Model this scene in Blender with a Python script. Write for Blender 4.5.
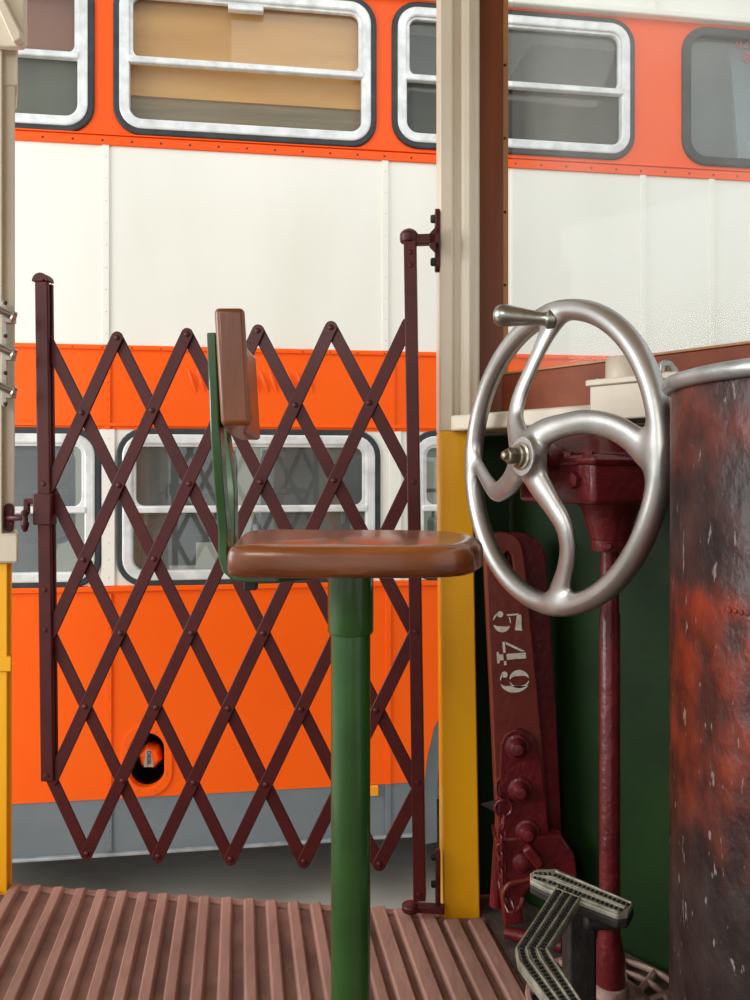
import bpy, bmesh, math, random
import numpy as np
from mathutils import Vector, Matrix
random.seed(7)
PI = math.pi
S = bpy.context.scene
for o in list(bpy.data.objects): bpy.data.objects.remove(o)
C = S.collection

# ------------------------------------------------------------------ camera, world, lights, exposure
CAMZ = 0.95; F = 800.0; HY = 476.0; HX = 375.0
cd = bpy.data.cameras.new('camera'); cam = bpy.data.objects.new('camera', cd); C.objects.link(cam)
cam.location = (0, 0, CAMZ); cam.rotation_euler = (PI/2, 0, 0)
cd.sensor_fit = 'AUTO'; cd.sensor_width = 36; cd.lens = 36*F/1000; cd.shift_y = -(500-HY)/1000
cd.clip_start = .02; cd.clip_end = 200
S.camera = cam
W = bpy.data.worlds.new('hall_daylight'); S.world = W; W.use_nodes = True
bg = W.node_tree.nodes['Background']; bg.inputs[0].default_value = (.93, .97, 1, 1); bg.inputs[1].default_value = 1.0
def area(name, loc, target, sx, sy, power, col=(1, 1, 1)):
    l = bpy.data.lights.new(name, 'AREA'); l.shape = 'RECTANGLE'; l.size = sx; l.size_y = sy; l.energy = power; l.color = col
    o = bpy.data.objects.new(name, l); C.objects.link(o); o.location = loc
    d = Vector(target)-Vector(loc); o.rotation_euler = d.to_track_quat('-Z', 'Y').to_euler(); return o
area('bus_fill_left', (-4.6, .6, 1.9), (-.1, 3.4, -.1), 3.0, 2.4, 165, (1, .995, .985))  # added fill, brightens the bus's lower side; no real opening here
area('bus_fill_upper', (1.5, .2, 5.2), (1.2, 3.4, 1.6), 3.5, 2.0, 50, (1, .985, .965))  # unseen area light added to brighten the upper bus side
area('post_fill', (-1.0, -.9, 1.9), (-.1, 1.5, .6), .8, .6, 12, (1, .96, .9))  # added fill from behind the camera, lifts the corner post
S.view_settings.view_transform = 'Standard'; S.view_settings.look = 'None'
S.view_settings.gamma = 1; S.view_settings.use_curve_mapping = False; S.view_settings.exposure = 0.0

# ------------------------------------------------------------------ materials
def lin(c):
    return tuple(((v/255)/12.92 if v/255 <= .04045 else ((v/255+.055)/1.055)**2.4) for v in c)+(1,)
def mat(name, col, rough=.5, metal=0, col2=None, nscale=6, spread=(.4, .7), bump=0, bscale=40, coat=0, stretch=(1, 1, 1), spec=.5, detail=5):
    m = bpy.data.materials.new(name); m.use_nodes = True; nt = m.node_tree; b = nt.nodes['Principled BSDF']
    b.inputs['Roughness'].default_value = rough; b.inputs['Metallic'].default_value = metal
    b.inputs['Specular IOR Level'].default_value = spec
    if coat: b.inputs['Coat Weight'].default_value = coat; b.inputs['Coat Roughness'].default_value = .12
    tc = nt.nodes.new('ShaderNodeTexCoord'); mp = nt.nodes.new('ShaderNodeMapping'); mp.inputs['Scale'].default_value = stretch
    nt.links.new(tc.outputs['Object'], mp.inputs[0])
    b.inputs['Base Color'].default_value = lin(col)
    if col2:
        n = nt.nodes.new('ShaderNodeTexNoise'); n.inputs['Scale'].default_value = nscale; n.inputs['Detail'].default_value = detail
        nt.links.new(mp.outputs[0], n.inputs['Vector'])
        r = nt.nodes.new('ShaderNodeValToRGB'); r.color_ramp.elements[0].position = spread[0]; r.color_ramp.elements[1].position = spread[1]
        r.color_ramp.elements[0].color = lin(col); r.color_ramp.elements[1].color = lin(col2)
        nt.links.new(n.outputs['Fac'], r.inputs[0]); nt.links.new(r.outputs[0], b.inputs['Base Color'])
    if bump:
        n2 = nt.nodes.new('ShaderNodeTexNoise'); n2.inputs['Scale'].default_value = bscale; n2.inputs['Detail'].default_value = 4
        nt.links.new(mp.outputs[0], n2.inputs['Vector'])
        bp = nt.nodes.new('ShaderNodeBump'); bp.inputs['Strength'].default_value = bump; bp.inputs['Distance'].default_value = .01
        nt.links.new(n2.outputs['Fac'], bp.inputs['Height']); nt.links.new(bp.outputs[0], b.inputs['Normal'])
    return m
def wood(name, dark, light, rough=.3, axis='X', coat=.3, scale=9):
    st = {'X': (.12, 1, 1), 'Y': (1, .12, 1), 'Z': (1, 1, .1)}[axis]
    m = mat(name, dark, rough, 0, light, scale*2.2, (.32, .72), .06, 60, coat, st, .5, 8)
    return m
def glass(name, tint=(.8, .86, .86), clear=.72, refl=.16, veil=.1, veilc=(200, 205, 205), grazing=.8):
    m = bpy.data.materials.new(name); m.use_nodes = True; nt = m.node_tree; nt.nodes.clear()
    out = nt.nodes.new('ShaderNodeOutputMaterial')
    t = nt.nodes.new('ShaderNodeBsdfTransparent'); t.inputs[0].default_value = tint+(1,)
    g = nt.nodes.new('ShaderNodeBsdfGlossy'); g.inputs['Roughness'].default_value = .02; g.inputs['Color'].default_value = (.95, .97, .97, 1)
    d = nt.nodes.new('ShaderNodeBsdfDiffuse'); d.inputs[0].default_value = lin(veilc)
    a = nt.nodes.new('ShaderNodeMixShader'); b = nt.nodes.new('ShaderNodeMixShader')
    fw_ = nt.nodes.new('ShaderNodeLayerWeight'); fw_.inputs['Blend'].default_value = .5
    fr = nt.nodes.new('ShaderNodeMath'); fr.operation = 'POWER'; fr.inputs[1].default_value = 4.0; nt.links.new(fw_.outputs['Facing'], fr.inputs[0])
    ad = nt.nodes.new('ShaderNodeMath'); ad.operation = 'MULTIPLY_ADD'; ad.inputs[1].default_value = grazing; ad.inputs[2].default_value = refl
    nt.links.new(fr.outputs[0], ad.inputs[0])
    n = nt.nodes.new('ShaderNodeTexNoise'); n.inputs['Scale'].default_value = 3
    tc = nt.nodes.new('ShaderNodeTexCoord'); nt.links.new(tc.outputs['Object'], n.inputs['Vector'])
    mu = nt.nodes.new('ShaderNodeMath'); mu.operation = 'MULTIPLY'; mu.inputs[1].default_value = veil*2
    nt.links.new(n.outputs['Fac'], mu.inputs[0]); nt.links.new(mu.outputs[0], a.inputs[0])
    nt.links.new(t.outputs[0], a.inputs[1]); nt.links.new(d.outputs[0], a.inputs[2])
    nt.links.new(ad.outputs[0], b.inputs[0]); nt.links.new(a.outputs[0], b.inputs[1]); nt.links.new(g.outputs[0], b.inputs[2])
    nt.links.new(b.outputs[0], out.inputs[0]); return m
M = {}
M['bus_cream'] = mat('bus cream paint', (241, 240, 229), .35, 0, (231, 230, 215), 2.2, (.45, .8), .02, 8, .2, (1, 1, .35))
M['bus_orange'] = mat('bus orange paint', (255, 98, 4), .45, 0, (252, 92, 4), 2, (.4, .8), .02, 10, .0, spec=.25)
M['bus_orange_dark'] = mat('bus upper orange paint', (250, 92, 20), .45, 0, (244, 87, 20), 2, (.4, .8), .02, 10, .0, spec=.25)
M['bus_grey'] = mat('bus grey skirt paint', (116, 124, 128), .5, 0, (104, 112, 116), 4, (.4, .8), .03, 12)
M['bus_edge'] = mat('worn skirt edging', (168, 172, 172), .5, .2, (130, 134, 134), 12)
M['blind'] = mat('pale grey cab lining', (176, 182, 188), .6, 0, (160, 166, 172), 3)
M['silver'] = mat('aluminium window frame', (232, 234, 232), .35, .1, (205, 207, 205), 20, (.4, .7))
M['rubber'] = mat('black rubber seal', (38, 44, 46), .6, 0, (54, 60, 62), 15)
M['tyre'] = mat('tyre rubber', (32, 32, 33), .8, 0, (44, 44, 44), 20, bump=.2)
M['plywood'] = mat('ochre plywood board', (240, 176, 98), .6, 0, (222, 154, 78), 7, (.35, .75), .03, 20, 0, (.25, 1, 2.2))
M['ply_grey'] = mat('grey lower board', (168, 138, 98), .6, 0, (120, 104, 82), 8, (.35, .7), .03, 20, 0, (.2, 1, 3))
M['ply_mauve'] = mat('mauve board', (160, 104, 86), .6, 0, (146, 94, 78), 6, (.35, .75))
M['ply_olive'] = mat('olive grey board', (112, 108, 94), .6, 0, (98, 95, 82), 5, (.35, .75))
M['bus_dark'] = mat('bus interior grey', (120, 122, 120), .7, 0, (100, 102, 100), 4)
M['bus_inside_cream'] = mat('bus interior cream lining', (206, 200, 186), .6, 0, (190, 184, 170), 4)
M['seat_grey'] = mat('dark vinyl seat', (66, 68, 68), .45, 0, (52, 54, 54), 9)
M['chassis'] = mat('chassis black', (30, 27, 25), .8, 0, (46, 40, 36), 10)
M['glass_bus'] = glass('bus window glass', (.82, .87, .86), refl=.06, veil=.10)
M['glass_up'] = glass('upper bus window glass', (.9, .92, .9), refl=.02, veil=.03, grazing=.3)
M['glass_screen'] = glass('windscreen glass', (.97, .98, .98), refl=.003, veil=.07, veilc=(240, 238, 232), grazing=.015)
M['maroon'] = mat('maroon gate enamel', (78, 22, 21), .42, 0, (66, 18, 18), 14, (.4, .7), .05, 90, .05, spec=.3)
M['maroon_iron'] = mat('maroon cast iron enamel', (112, 30, 34), .34, 0, (80, 22, 26), 12, (.35, .7), .35, 55, .25, spec=.35)
M['lever_red'] = mat('brown red lever paint', (118, 44, 32), .42, 0, (100, 34, 28), 9, (.35, .7), .15, 60, .15)
M['cream'] = mat('aged cream tram paint', (222, 211, 190), .42, 0, (206, 193, 170), 7, (.4, .75), .06, 50, .15, (1, 1, .4))
M['yellow'] = mat('tram yellow paint', (252, 182, 6), .4, 0, (240, 166, 5), 9, (.45, .75), .08, 40, .15, (1, 1, .4))
M['dash_green'] = mat('dark green dash paint', (26, 54, 17), .55, 0, (16, 34, 13), 4, (.35, .7), .08, 30, spec=.2)
M['stool_green'] = mat('green stool enamel', (42, 86, 36), .26, 0, (34, 70, 30), 10, (.4, .7), .06, 50, .4)
M['seat_wood'] = wood('varnished stool wood', (92, 44, 16), (156, 90, 42), .26, 'X', .3, 16)
M['back_wood'] = wood('varnished backrest wood', (108, 54, 20), (152, 88, 40), .34, 'Z', .2, 14)
M['frame_wood'] = wood('windscreen mahogany', (104, 50, 26), (132, 68, 36), .4, 'Z', .2)
M['rail_wood'] = wood('windscreen sill mahogany', (124, 54, 24), (150, 72, 34), .6, 'X', 0)
M['strip_wood'] = wood('pale wood glazing strip', (164, 112, 66), (188, 134, 86), .45, 'Z', .1)
M['steel'] = mat('polished cast wheel metal', (194, 193, 190), .38, .92, (164, 162, 158), 9, (.35, .7), .05, 30)
M['handrail'] = mat('bronze handrail metal', (168, 158, 146), .3, .9, (140, 130, 120), 12)
M['grip'] = mat('worn steel grip', (178, 182, 174), .3, 1, (140, 144, 136), 22, (.4, .65))
M['brass'] = mat('dull nickel nut', (176, 168, 150), .3, 1, (120, 110, 96), 40)
M['rim_metal'] = mat('worn pale controller rim', (186, 190, 190), .4, .6, (150, 152, 150), 22, (.4, .65), .15, 50)
M['floor'] = mat('mauve ribbed floor', (170, 130, 116), .62, 0, (138, 102, 90), 9, (.35, .7), .25, 60, 0, (1, .35, 1))
M['floor_groove'] = mat('darker brown floor between ribs', (146, 108, 96), .75, 0, (112, 82, 72), 12, (.35, .7), .3, 60)  # slab between the ribs, a darker brown than their tops
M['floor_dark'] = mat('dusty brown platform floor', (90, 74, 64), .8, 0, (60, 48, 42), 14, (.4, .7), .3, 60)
M['concrete'] = mat('pale hall concrete', (204, 200, 188), .7, 0, (140, 134, 122), 1.6, (.35, .75), .1, 20)
M['hall_wall'] = mat('hall wall plaster', (190, 180, 160), .8, 0, (174, 164, 144), 1.2)
M['dark_iron'] = mat('blackened iron', (40, 38, 36), .6, .3, (58, 54, 50), 24, (.4, .7), .25, 60)
M['pedal'] = mat('worn grey pedal casting', (166, 163, 146), .5, .2, (128, 126, 112), 40, (.4, .65), .2, 80)
M['black'] = mat('flat black', (14, 14, 14), .8)  # plain near-black for the painted slot shade and the filler recess
M['grate'] = mat('pinkish worn grating', (176, 146, 132), .7, 0, (128, 92, 84), 30, (.4, .65), .2, 70)
M['white_paint'] = mat('white stencil paint', (226, 218, 204), .5, 0, (206, 194, 178), 60, (.45, .65))
M['amber'] = mat('amber reflector', (250, 160, 20), .3)
M['red_text'] = mat('faded red lettering', (196, 96, 96), .6)
M['label_grey'] = mat('embossed silver text', (170, 160, 150), .4)
M['roof'] = mat('tram ceiling board', (180, 160, 130), .6)

# ------------------------------------------------------------------ helpers
WM = {}
def wm(o): return WM.get(o.name, Matrix.Identity(4))
def thing(name, label, cat, loc=(0, 0, 0), rz=0, group=None, kind=None):
    o = bpy.data.objects.new(name, None); C.objects.link(o); o.empty_display_size = .05
    o.location = loc; o.rotation_euler = (0, 0, rz)
    WM[o.name] = Matrix.Translation(loc) @ Matrix.Rotation(rz, 4, 'Z')
    tag(o, label, cat, group, kind); return o
def tag(o, label=None, cat=None, group=None, kind=None):
    if label: o['label'] = label
    if cat: o['category'] = cat
    if group: o['group'] = group
    if kind: o['kind'] = kind
    return o
def link_mesh(name, me, m, parent=None, local=False, bevel=0, smooth=True, seg=2):
    o = bpy.data.objects.new(name, me); C.objects.link(o)
    if m: me.materials.clear(); me.materials.append(m)
    if parent:
        o.parent = parent; pm = wm(parent); WM[o.name] = pm
        if not local: me.transform(pm.inverted())
    else:
        n = len(me.vertices); co = np.empty(n*3); me.vertices.foreach_get('co', co); co = co.reshape(-1, 3)
        mn, mx = co.min(0), co.max(0); base = Vector(((mn[0]+mx[0])/2, (mn[1]+mx[1])/2, mn[2]))
        me.transform(Matrix.Translation(-base)); o.location = base; WM[o.name] = Matrix.Translation(base)
    if smooth:
        me.polygons.foreach_set('use_smooth', [True]*len(me.polygons))
        me.set_sharp_from_angle(angle=math.radians(38))
    if bevel:
        b = o.modifiers.new('bevel', 'BEVEL'); b.width = bevel; b.segments = seg; b.limit_method = 'ANGLE'; b.angle_limit = math.radians(35)
        b.harden_normals = False
    return o
def obj(name, bm, m, parent=None, local=False, bevel=0, smooth=True, seg=2):
    bmesh.ops.recalc_face_normals(bm, faces=bm.faces[:])
    me = bpy.data.meshes.new(name); bm.to_mesh(me); bm.free()
    return link_mesh(name, me, m, parent, local, bevel, smooth, seg)
def NB(): return bmesh.new()
def add_box(bm, c, s, R=None):
    c = Vector(c); v = []
    for i in (-.5, .5):
        for j in (-.5, .5):
            for k in (-.5, .5):
                p = Vector((i*s[0], j*s[1], k*s[2]))
                if R: p = R @ p
                v.append(bm.verts.new(c+p))
    for f in ((0, 1, 3, 2), (4, 6, 7, 5), (0, 4, 5, 1), (2, 3, 7, 6), (0, 2, 6, 4), (1, 5, 7, 3)): bm.faces.new([v[i] for i in f])
def add_hull8(bm, lo, hi):      # two quads joined
    a = [bm.verts.new(p) for p in lo]; b = [bm.verts.new(p) for p in hi]; n = len(a)
    bm.faces.new(a[::-1]); bm.faces.new(b)
    for i in range(n): bm.faces.new((a[i], a[(i+1) % n], b[(i+1) % n], b[i]))
def add_prism(bm, pts, off):    # 3d polygon pts extruded by vector off
    off = Vector(off); add_hull8(bm, [Vector(p) for p in pts], [Vector(p)+off for p in pts])
def add_tube(bm, pts, r, seg=12, closed=False, flat=None):
    pts = [Vector(p) for p in pts]; n = len(pts); rs = r if isinstance(r, (list, tuple)) else [r]*n
    rings = []; up = None
    for i in range(n):
        if closed: t = pts[(i+1) % n]-pts[i-1]
        else: t = pts[min(i+1, n-1)]-pts[max(i-1, 0)]
        t.normalize()
        if up is None:
            up = t.orthogonal().normalized() if flat is None else Vector(flat)
        up = (up-t*up.dot(t)).normalized(); s = t.cross(up)
        rings.append([bm.verts.new(pts[i]+rs[i]*(math.cos(a)*up+math.sin(a)*s)) for a in [2*PI*k/seg for k in range(seg)]])
    m = n if closed else n-1
    for i in range(m):
        A, B = rings[i], rings[(i+1) % n]
        if closed and i == n-1:
            best = min(range(seg), key=lambda k: (B[k].co-A[0].co).length)
            B = B[best:]+B[:best]
        for k in range(seg): bm.faces.new((A[k], A[(k+1) % seg], B[(k+1) % seg], B[k]))
    if not closed: bm.faces.new(rings[0][::-1]); bm.faces.new(rings[-1])
def add_lathe(bm, prof, org, axis=(0, 0, 1), seg=32):
    org = Vector(org); ax = Vector(axis).normalized(); u = ax.orthogonal().normalized(); w = ax.cross(u); rings = []
    for r, z in prof:
        if r < 1e-6: rings.append([bm.verts.new(org+ax*z)])
        else: rings.append([bm.verts.new(org+ax*z+r*(math.cos(2*PI*k/seg)*u+math.sin(2*PI*k/seg)*w)) for k in range(seg)])
    for A, B in zip(rings, rings[1:]):
        for k in range(seg):
            k2 = (k+1) % seg
            if len(A) == 1 and len(B) == 1: continue
            if len(A) == 1: bm.faces.new((A[0], B[k], B[k2]))
            elif len(B) == 1: bm.faces.new((A[k], A[k2], B[0]))
            else: bm.faces.new((A[k], A[k2], B[k2], B[k]))
    if len(rings[0]) > 1: bm.faces.new(rings[0][::-1])
    if len(rings[-1]) > 1: bm.faces.new(rings[-1])
def add_bar(bm, p, q, w, t, nrm, seg=8):     # flat bar with rounded ends from p to q, width w, thickness t along nrm
    p = Vector(p); q = Vector(q); d = (q-p).normalized(); n = Vector(nrm).normalized(); n = (n-d*n.dot(d)).normalized(); s = d.cross(n); pts = []
    for i in range(seg+1):
        a = -PI/2+PI*i/seg; pts.append(q+(d*math.cos(a)*w/2+s*math.sin(a)*w/2))
    for i in range(seg+1):
        a = PI/2+PI*i/seg; pts.append(p+(d*math.cos(a)*w/2+s*math.sin(a)*w/2))
    add_prism(bm, [x-n*t/2 for x in pts], n*t)
def spline(pts, n=8, closed=False):
    P = [Vector(p) for p in pts]; out = []; N = len(P)
    for i in range(N if closed else N-1):
        if closed: p0, p1, p2, p3 = P[i-1], P[i], P[(i+1) % N], P[(i+2) % N]
        else: p0, p1, p2, p3 = P[max(i-1, 0)], P[i], P[i+1], P[min(i+2, N-1)]
        for k in range(n):
            t = k/n
            out.append(.5*((2*p1)+(p2-p0)*t+(2*p0-5*p1+4*p2-p3)*t*t+(3*p1-p0-3*p2+p3)*t**3))
    if not closed: out.append(P[-1])
    return out
def rrect(x0, x1, y0, y1, r, n=7):
    pts = []
    for cx, cy, a0 in ((x1-r, y0+r, -90), (x1-r, y1-r, 0), (x0+r, y1-r, 90), (x0+r, y0+r, 180)):
        for k in range(n+1):
            a = math.radians(a0+90*k/n); pts.append((cx+r*math.cos(a), cy+r*math.sin(a)))
    return pts
def plate_mesh(name, loops, thick, bev=0):       # outline(s) with holes, filled, in the XY plane
    cu = bpy.data.curves.new(name, 'CURVE'); cu.dimensions = '2D'; cu.fill_mode = 'BOTH'; cu.extrude = thick/2-bev; cu.bevel_depth = bev; cu.bevel_resolution = 1
    for L in loops:
        sp = cu.splines.new('POLY'); sp.points.add(len(L)-1)
        for p, c in zip(sp.points, L): p.co = (c[0], c[1], 0, 1)
        sp.use_cyclic_u = True
    o = bpy.data.objects.new(name, cu); C.objects.link(o)
    me = bpy.data.meshes.new_from_object(o.evaluated_get(bpy.context.evaluated_depsgraph_get()))
    bpy.data.objects.remove(o); bpy.data.curves.remove(cu); return me
XZ = Matrix(((1, 0, 0, 0), (0, 0, -1, 0), (0, 1, 0, 0), (0, 0, 0, 1)))   # (x,y,z) -> (x,-z,y)
def plate(name, loops, d, thick, m, parent, bev=0, smooth=True):           # upright plate, front face at local depth d
    me = plate_mesh(name, loops, thick, bev); me.transform(Matrix.Translation((0, d+thick/2, 0)) @ XZ)
    return link_mesh(name, me, m, parent, True, 0, smooth)
def text_mesh(s, size, thick, align='CENTER'):
    cu = bpy.data.curves.new('t', 'FONT'); cu.body = s; cu.size = size; cu.extrude = thick; cu.align_x = align; cu.align_y = 'CENTER'
    o = bpy.data.objects.new('t', cu); C.objects.link(o)
    me = bpy.data.meshes.new_from_object(o.evaluated_get(bpy.context.evaluated_depsgraph_get()))
    bpy.data.objects.remove(o); bpy.data.curves.remove(cu); return me
def P(px, py, Y): return Vector(((px-HX)/F*Y, Y, CAMZ-(py-HY)/F*Y))
def Pz(px, py, z):
    Y = (CAMZ-z)*F/(py-HY); return P(px, py, Y)
def surface_nets(fn, lo, hi, h):
    ax = [np.arange(lo[i], hi[i]+h, h) for i in range(3)]
    X, Y, Z = np.meshgrid(*ax, indexing='ij'); D = fn(X, Y, Z); sh = D.shape
    s = D < 0
    cs = [s[i:sh[0]-1+i, j:sh[1]-1+j, k:sh[2]-1+k] for i in (0, 1) for j in (0, 1) for k in (0, 1)]
    tot = sum(c.astype(int) for c in cs); act = (tot > 0) & (tot < 8); idx = -np.ones(act.shape, int); ii = np.argwhere(act); idx[act] = np.arange(len(ii))
    acc = np.zeros((len(ii), 3)); cnt = np.zeros(len(ii))
    corners = [(i, j, k) for i in (0, 1) for j in (0, 1) for k in (0, 1)]
    val = {c: D[ii[:, 0]+c[0], ii[:, 1]+c[1], ii[:, 2]+c[2]] for c in corners}
    for a in corners:
        for d in range(3):
            if a[d]: continue
            b = list(a); b[d] = 1; b = tuple(b); va, vb = val[a], val[b]; m = (va < 0) != (vb < 0)
            t = np.where(m, va/np.where(m, va-vb, 1), 0)
            p = np.tile(np.array(a, float), (len(ii), 1)); p[:, d] += t
            acc[m] += p[m]; cnt[m] += 1
    V = (ii+acc/cnt[:, None])*h+np.array(lo); faces = []
    for d in range(3):
        e1, e2 = [(1, 2), (2, 0), (0, 1)][d]
        a = [slice(1, -1)]*3; a[d] = slice(0, -1); b = [slice(1, -1)]*3; b[d] = slice(1, None)
        A = s[tuple(a)]; B = s[tuple(b)]
        for flip, msk in ((False, A & ~B), (True, ~A & B)):
            q = np.argwhere(msk)
            if not len(q): continue
            off = np.array([1, 1, 1]); off[d] = 0; q = q+off
            def g(u, v):
                w = q.copy(); w[:, e1] -= u; w[:, e2] -= v; return idx[w[:, 0], w[:, 1], w[:, 2]]
            f = np.stack([g(1, 1), g(0, 1), g(0, 0), g(1, 0)], 1); f = f[:, ::-1] if flip else f
            faces.append(f)
    faces = np.concatenate(faces); faces = faces[(faces >= 0).all(1)]
    me = bpy.data.meshes.new('sdf'); me.from_pydata(V.tolist(), [], faces.tolist()); me.update(); return me
def smin(a, b, k):
    h = np.clip(.5+.5*(b-a)/k, 0, 1); return b*(1-h)+a*h-k*h*(1-h)

# ================================================================== THE SETTING: hall
GZ = -0.86
bm = NB(); add_box(bm, (0, 4, GZ-.1), (30, 24, .2)); tag(obj('floor', bm, M['concrete']), kind='structure')
# hall back wall with tall windows
me = plate_mesh('w', [[(-14, GZ), (14, GZ), (14, 6), (-14, 6)]]+[rrect(x, x+1.5, .2, 3.4, .05) for x in (-12, -9.4, -7.6, -5.6, -1.45, 1.6, 4.2, 7, 10)], .3)
me.transform(Matrix.Translation((0, 11, 0)) @ XZ); tag(link_mesh('wall_back', me, M['hall_wall']), kind='structure')
for k, x in enumerate((-12, -9.4, -7.6, -5.6, -1.45, 1.6, 4.2, 7, 10)):
    bm = NB()
    for q in (0, .5, 1, 1.5): add_box(bm, (x+q, 11, 1.8), (.05, .08, 3.2))
    for z in (.2, 1.2, 2.3, 3.4): add_box(bm, (x+.75, 11, z), (1.5, .07, .05))
    tag(obj('window_%d' % (k+2), bm, M['silver']), kind='structure')

# ================================================================== DOUBLE DECKER BUS
TH = math.atan(.1416); Y0 = 3.3
bus = thing('double_decker_bus', 'orange and cream double decker bus parked outside beyond the folding gate', 'bus', (0, Y0, GZ), TH)
def b(px, py, d=0.0):           # pixel on the bus side (depth d inward) -> local x, z
    u = (px-HX)/F; v = -(py-HY)/F
    t = (d+Y0*math.cos(TH))/(math.cos(TH)-u*math.sin(TH))
    return (t*u*math.cos(TH)+(t-Y0)*math.sin(TH), CAMZ+t*v-GZ)
zA = b(220, 152)[1]; zB = b(200, 347)[1]; zC = b(200, 430)[1]; zD = b(200, 584)[1]; zE = b(200, 794)[1]; zS = b(200, 850)[1]
zG = b(600, 15)[1]; XL = b(-190, 400)[0]; XR = b(1050, 400)[0]
def wbox(l, r, t, bo, rad, at=None):   # window rectangle from pixel box, measured at column 'at'
    at = at or (l+r)/2
    return (b(l, 400)[0], b(r, 400)[0], b(at, bo)[1], b(at, t)[1], rad)
def shrink(w, k, rr=None): return (w[0]+k, w[1]-k, w[2]+k, w[3]-k, max(.01, w[4]-k if rr is None else rr))
UP = [wbox(-150, 92, 500, 130, .1, 60), wbox(116, 374, -9, 139.5, .1, 250), wbox(394, 632, 11, 155, .1, 560), wbox(684, 860, 30, 163, .1, 700), wbox(890, 1040, 30, 163, .1, 700)]
zt = UP[1][3]; zb = sum(w[2] for w in UP[1:4])/3
UP = [(w[0], w[1], w[2] if i < 4 else UP[3][2], zt if i < 3 else UP[3][3], w[4]) for i, w in enumerate(UP)]
LO = [wbox(-150, 99, 430, 585, .1, 60), wbox(119, 378, 431.5, 582, .1, 250), wbox(411, 640, 433, 579, .1, 420), wbox(675, 900, 433, 579, .1, 420)]
zt = sum(w[3] for w in LO[:3])/3; zb = sum(w[2] for w in LO[:3])/3
LO = [(w[0], w[1], zb, zt, w[4]) for w in LO]
rect = lambda z0, z1: [(XL, z0), (XR, z0), (XR, z1), (XL, z1)]
plate('upper_deck_panel', [rect(zA, zG+.02)]+[rrect(*shrink(w, .004)) for w in UP], 0, .03, M['bus_orange_dark'], bus)
plate('side_panel', [rect(zB, zA)], 0, .03, M['bus_cream'], bus)
plate('waist_band', [rect(zC, zB)], -.004, .034, M['bus_orange'], bus)
plate('lower_window_panel', [rect(zD, zC)]+[rrect(*shrink(w, .004)) for w in LO], 0, .03, M['bus_cream'], bus)
# lower orange side with filler hole and wheel arch
arch = [b(*p) for p in ((424, 846), (423.5, 792), (427, 758), (434, 728), (447, 703), (468, 684), (500, 674), (640, 674), (672, 684), (694, 703), (707, 728), (714, 758), (718, 792), (718, 846))]
ha = b(147, 760); hx, hz = ha
hole = [(hx+p[0], hz+p[1]) for p in rrect(-.067, .067, -.108, .108, .0665)]
top = [(XL, zD), (XL, zE)]+[b(423.7, 0)[:1]+(zE,)]+arch[1:-1]+[(b(718, 0)[0], zE), (XR, zE), (XR, zD)]
plate('lower_side_panel', [top[::-1], hole], 0, .03, M['bus_orange'], bus)
for xa, xb in ((XL, b(423.7, 0)[0]), (b(718, 0)[0], XR)):
    plate('skirt_panel', [[(xa, zS), (xb, zS), (xb, zE-.001), (xa, zE-.001)]], .004, .03, M['bus_grey'], bus)
    bm = NB(); add_box(bm, ((xa+xb)/2, .008, zS+.006), (xb-xa, .04, .012)); obj('skirt_edge_trim', bm, M['bus_edge'], bus, True, .003)
# arch liner and wheel
bm = NB(); inner = [(x, z) for x, z in arch]
cxa = (arch[0][0]+arch[-1][0])/2; cza = arch[0][1]
ins = [(x+(cxa-x)*.095, z+(cza-z)*.055) for x, z in arch]
for i in range(len(arch)-1):
    a0, a1, c0, c1 = arch[i], arch[i+1], ins[i], ins[i+1]
    add_hull8(bm, [(a0[0], .012, a0[1]), (a1[0], .012, a1[1]), (c1[0], .03, c1[1]), (c0[0], .03, c0[1])],
                  [(a0[0], .5, a0[1]), (a1[0], .5, a1[1]), (c1[0], .5, c1[1]), (c0[0], .5, c0[1])])
obj('wheel_arch_liner', bm, M['bus_grey'], bus, True)
bm = NB(); wr = .48
add_lathe(bm, [(.2, .0), (.3, -.02), (.43, -.03), (.475, .0), (wr, .06), (wr, .2), (.45, .26), (.25, .26)], (cxa, .1, wr), (0, 1, 0), 48); wh = obj('road_wheel', bm, M['tyre'], bus, True)
bm = NB(); add_lathe(bm, [(.0, -.03), (.07, -.03), (.08, .0), (.2, .02), (.27, -.015), (.29, -.015), (.29, .02), (.2, .1), (0, .1)], (cxa, .1, wr), (0, 1, 0), 32); obj('hub', bm, M['bus_grey'], wh, True)
# raised edges and rivet strips
def hstrip(name, z, h, d, t, m, x0=None, x1=None):
    x0 = XL if x0 is None else x0; x1 = XR if x1 is None else x1
    bm = NB(); add_box(bm, ((x0+x1)/2, d, z), (x1-x0, t, h)); return obj(name, bm, m, bus, True, .002)
st = hstrip('rain_strip', zA+.018, .036, -.004, .01, M['bus_orange_dark'])
hstrip('rain_strip', zA+.042, .006, -.006, .014, M['bus_orange_dark'])
hstrip('waist_moulding', zB-.012, .014, -.006, .012, M['bus_orange']); hstrip('waist_moulding', zC+.018, .012, -.006, .012, M['bus_orange'])
hstrip('lower_moulding', zD-.012, .02, -.006, .016, M['bus_orange'])
bm = NB()
x = XL+.05
while x < XR:
    add_lathe(bm, [(0, 0), (.0035, .0006), (.0045, .003)], (x, -.012, zA+.017), (0, 1, 0), 8)
    add_lathe(bm, [(0, 0), (.003, .0006), (.004, .003)], (x, -.0135, zB-.012), (0, 1, 0), 8)
    x += .112
o = obj('rivets', bm, M['rubber'], bus, True); o['kind'] = 'stuff'
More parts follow.
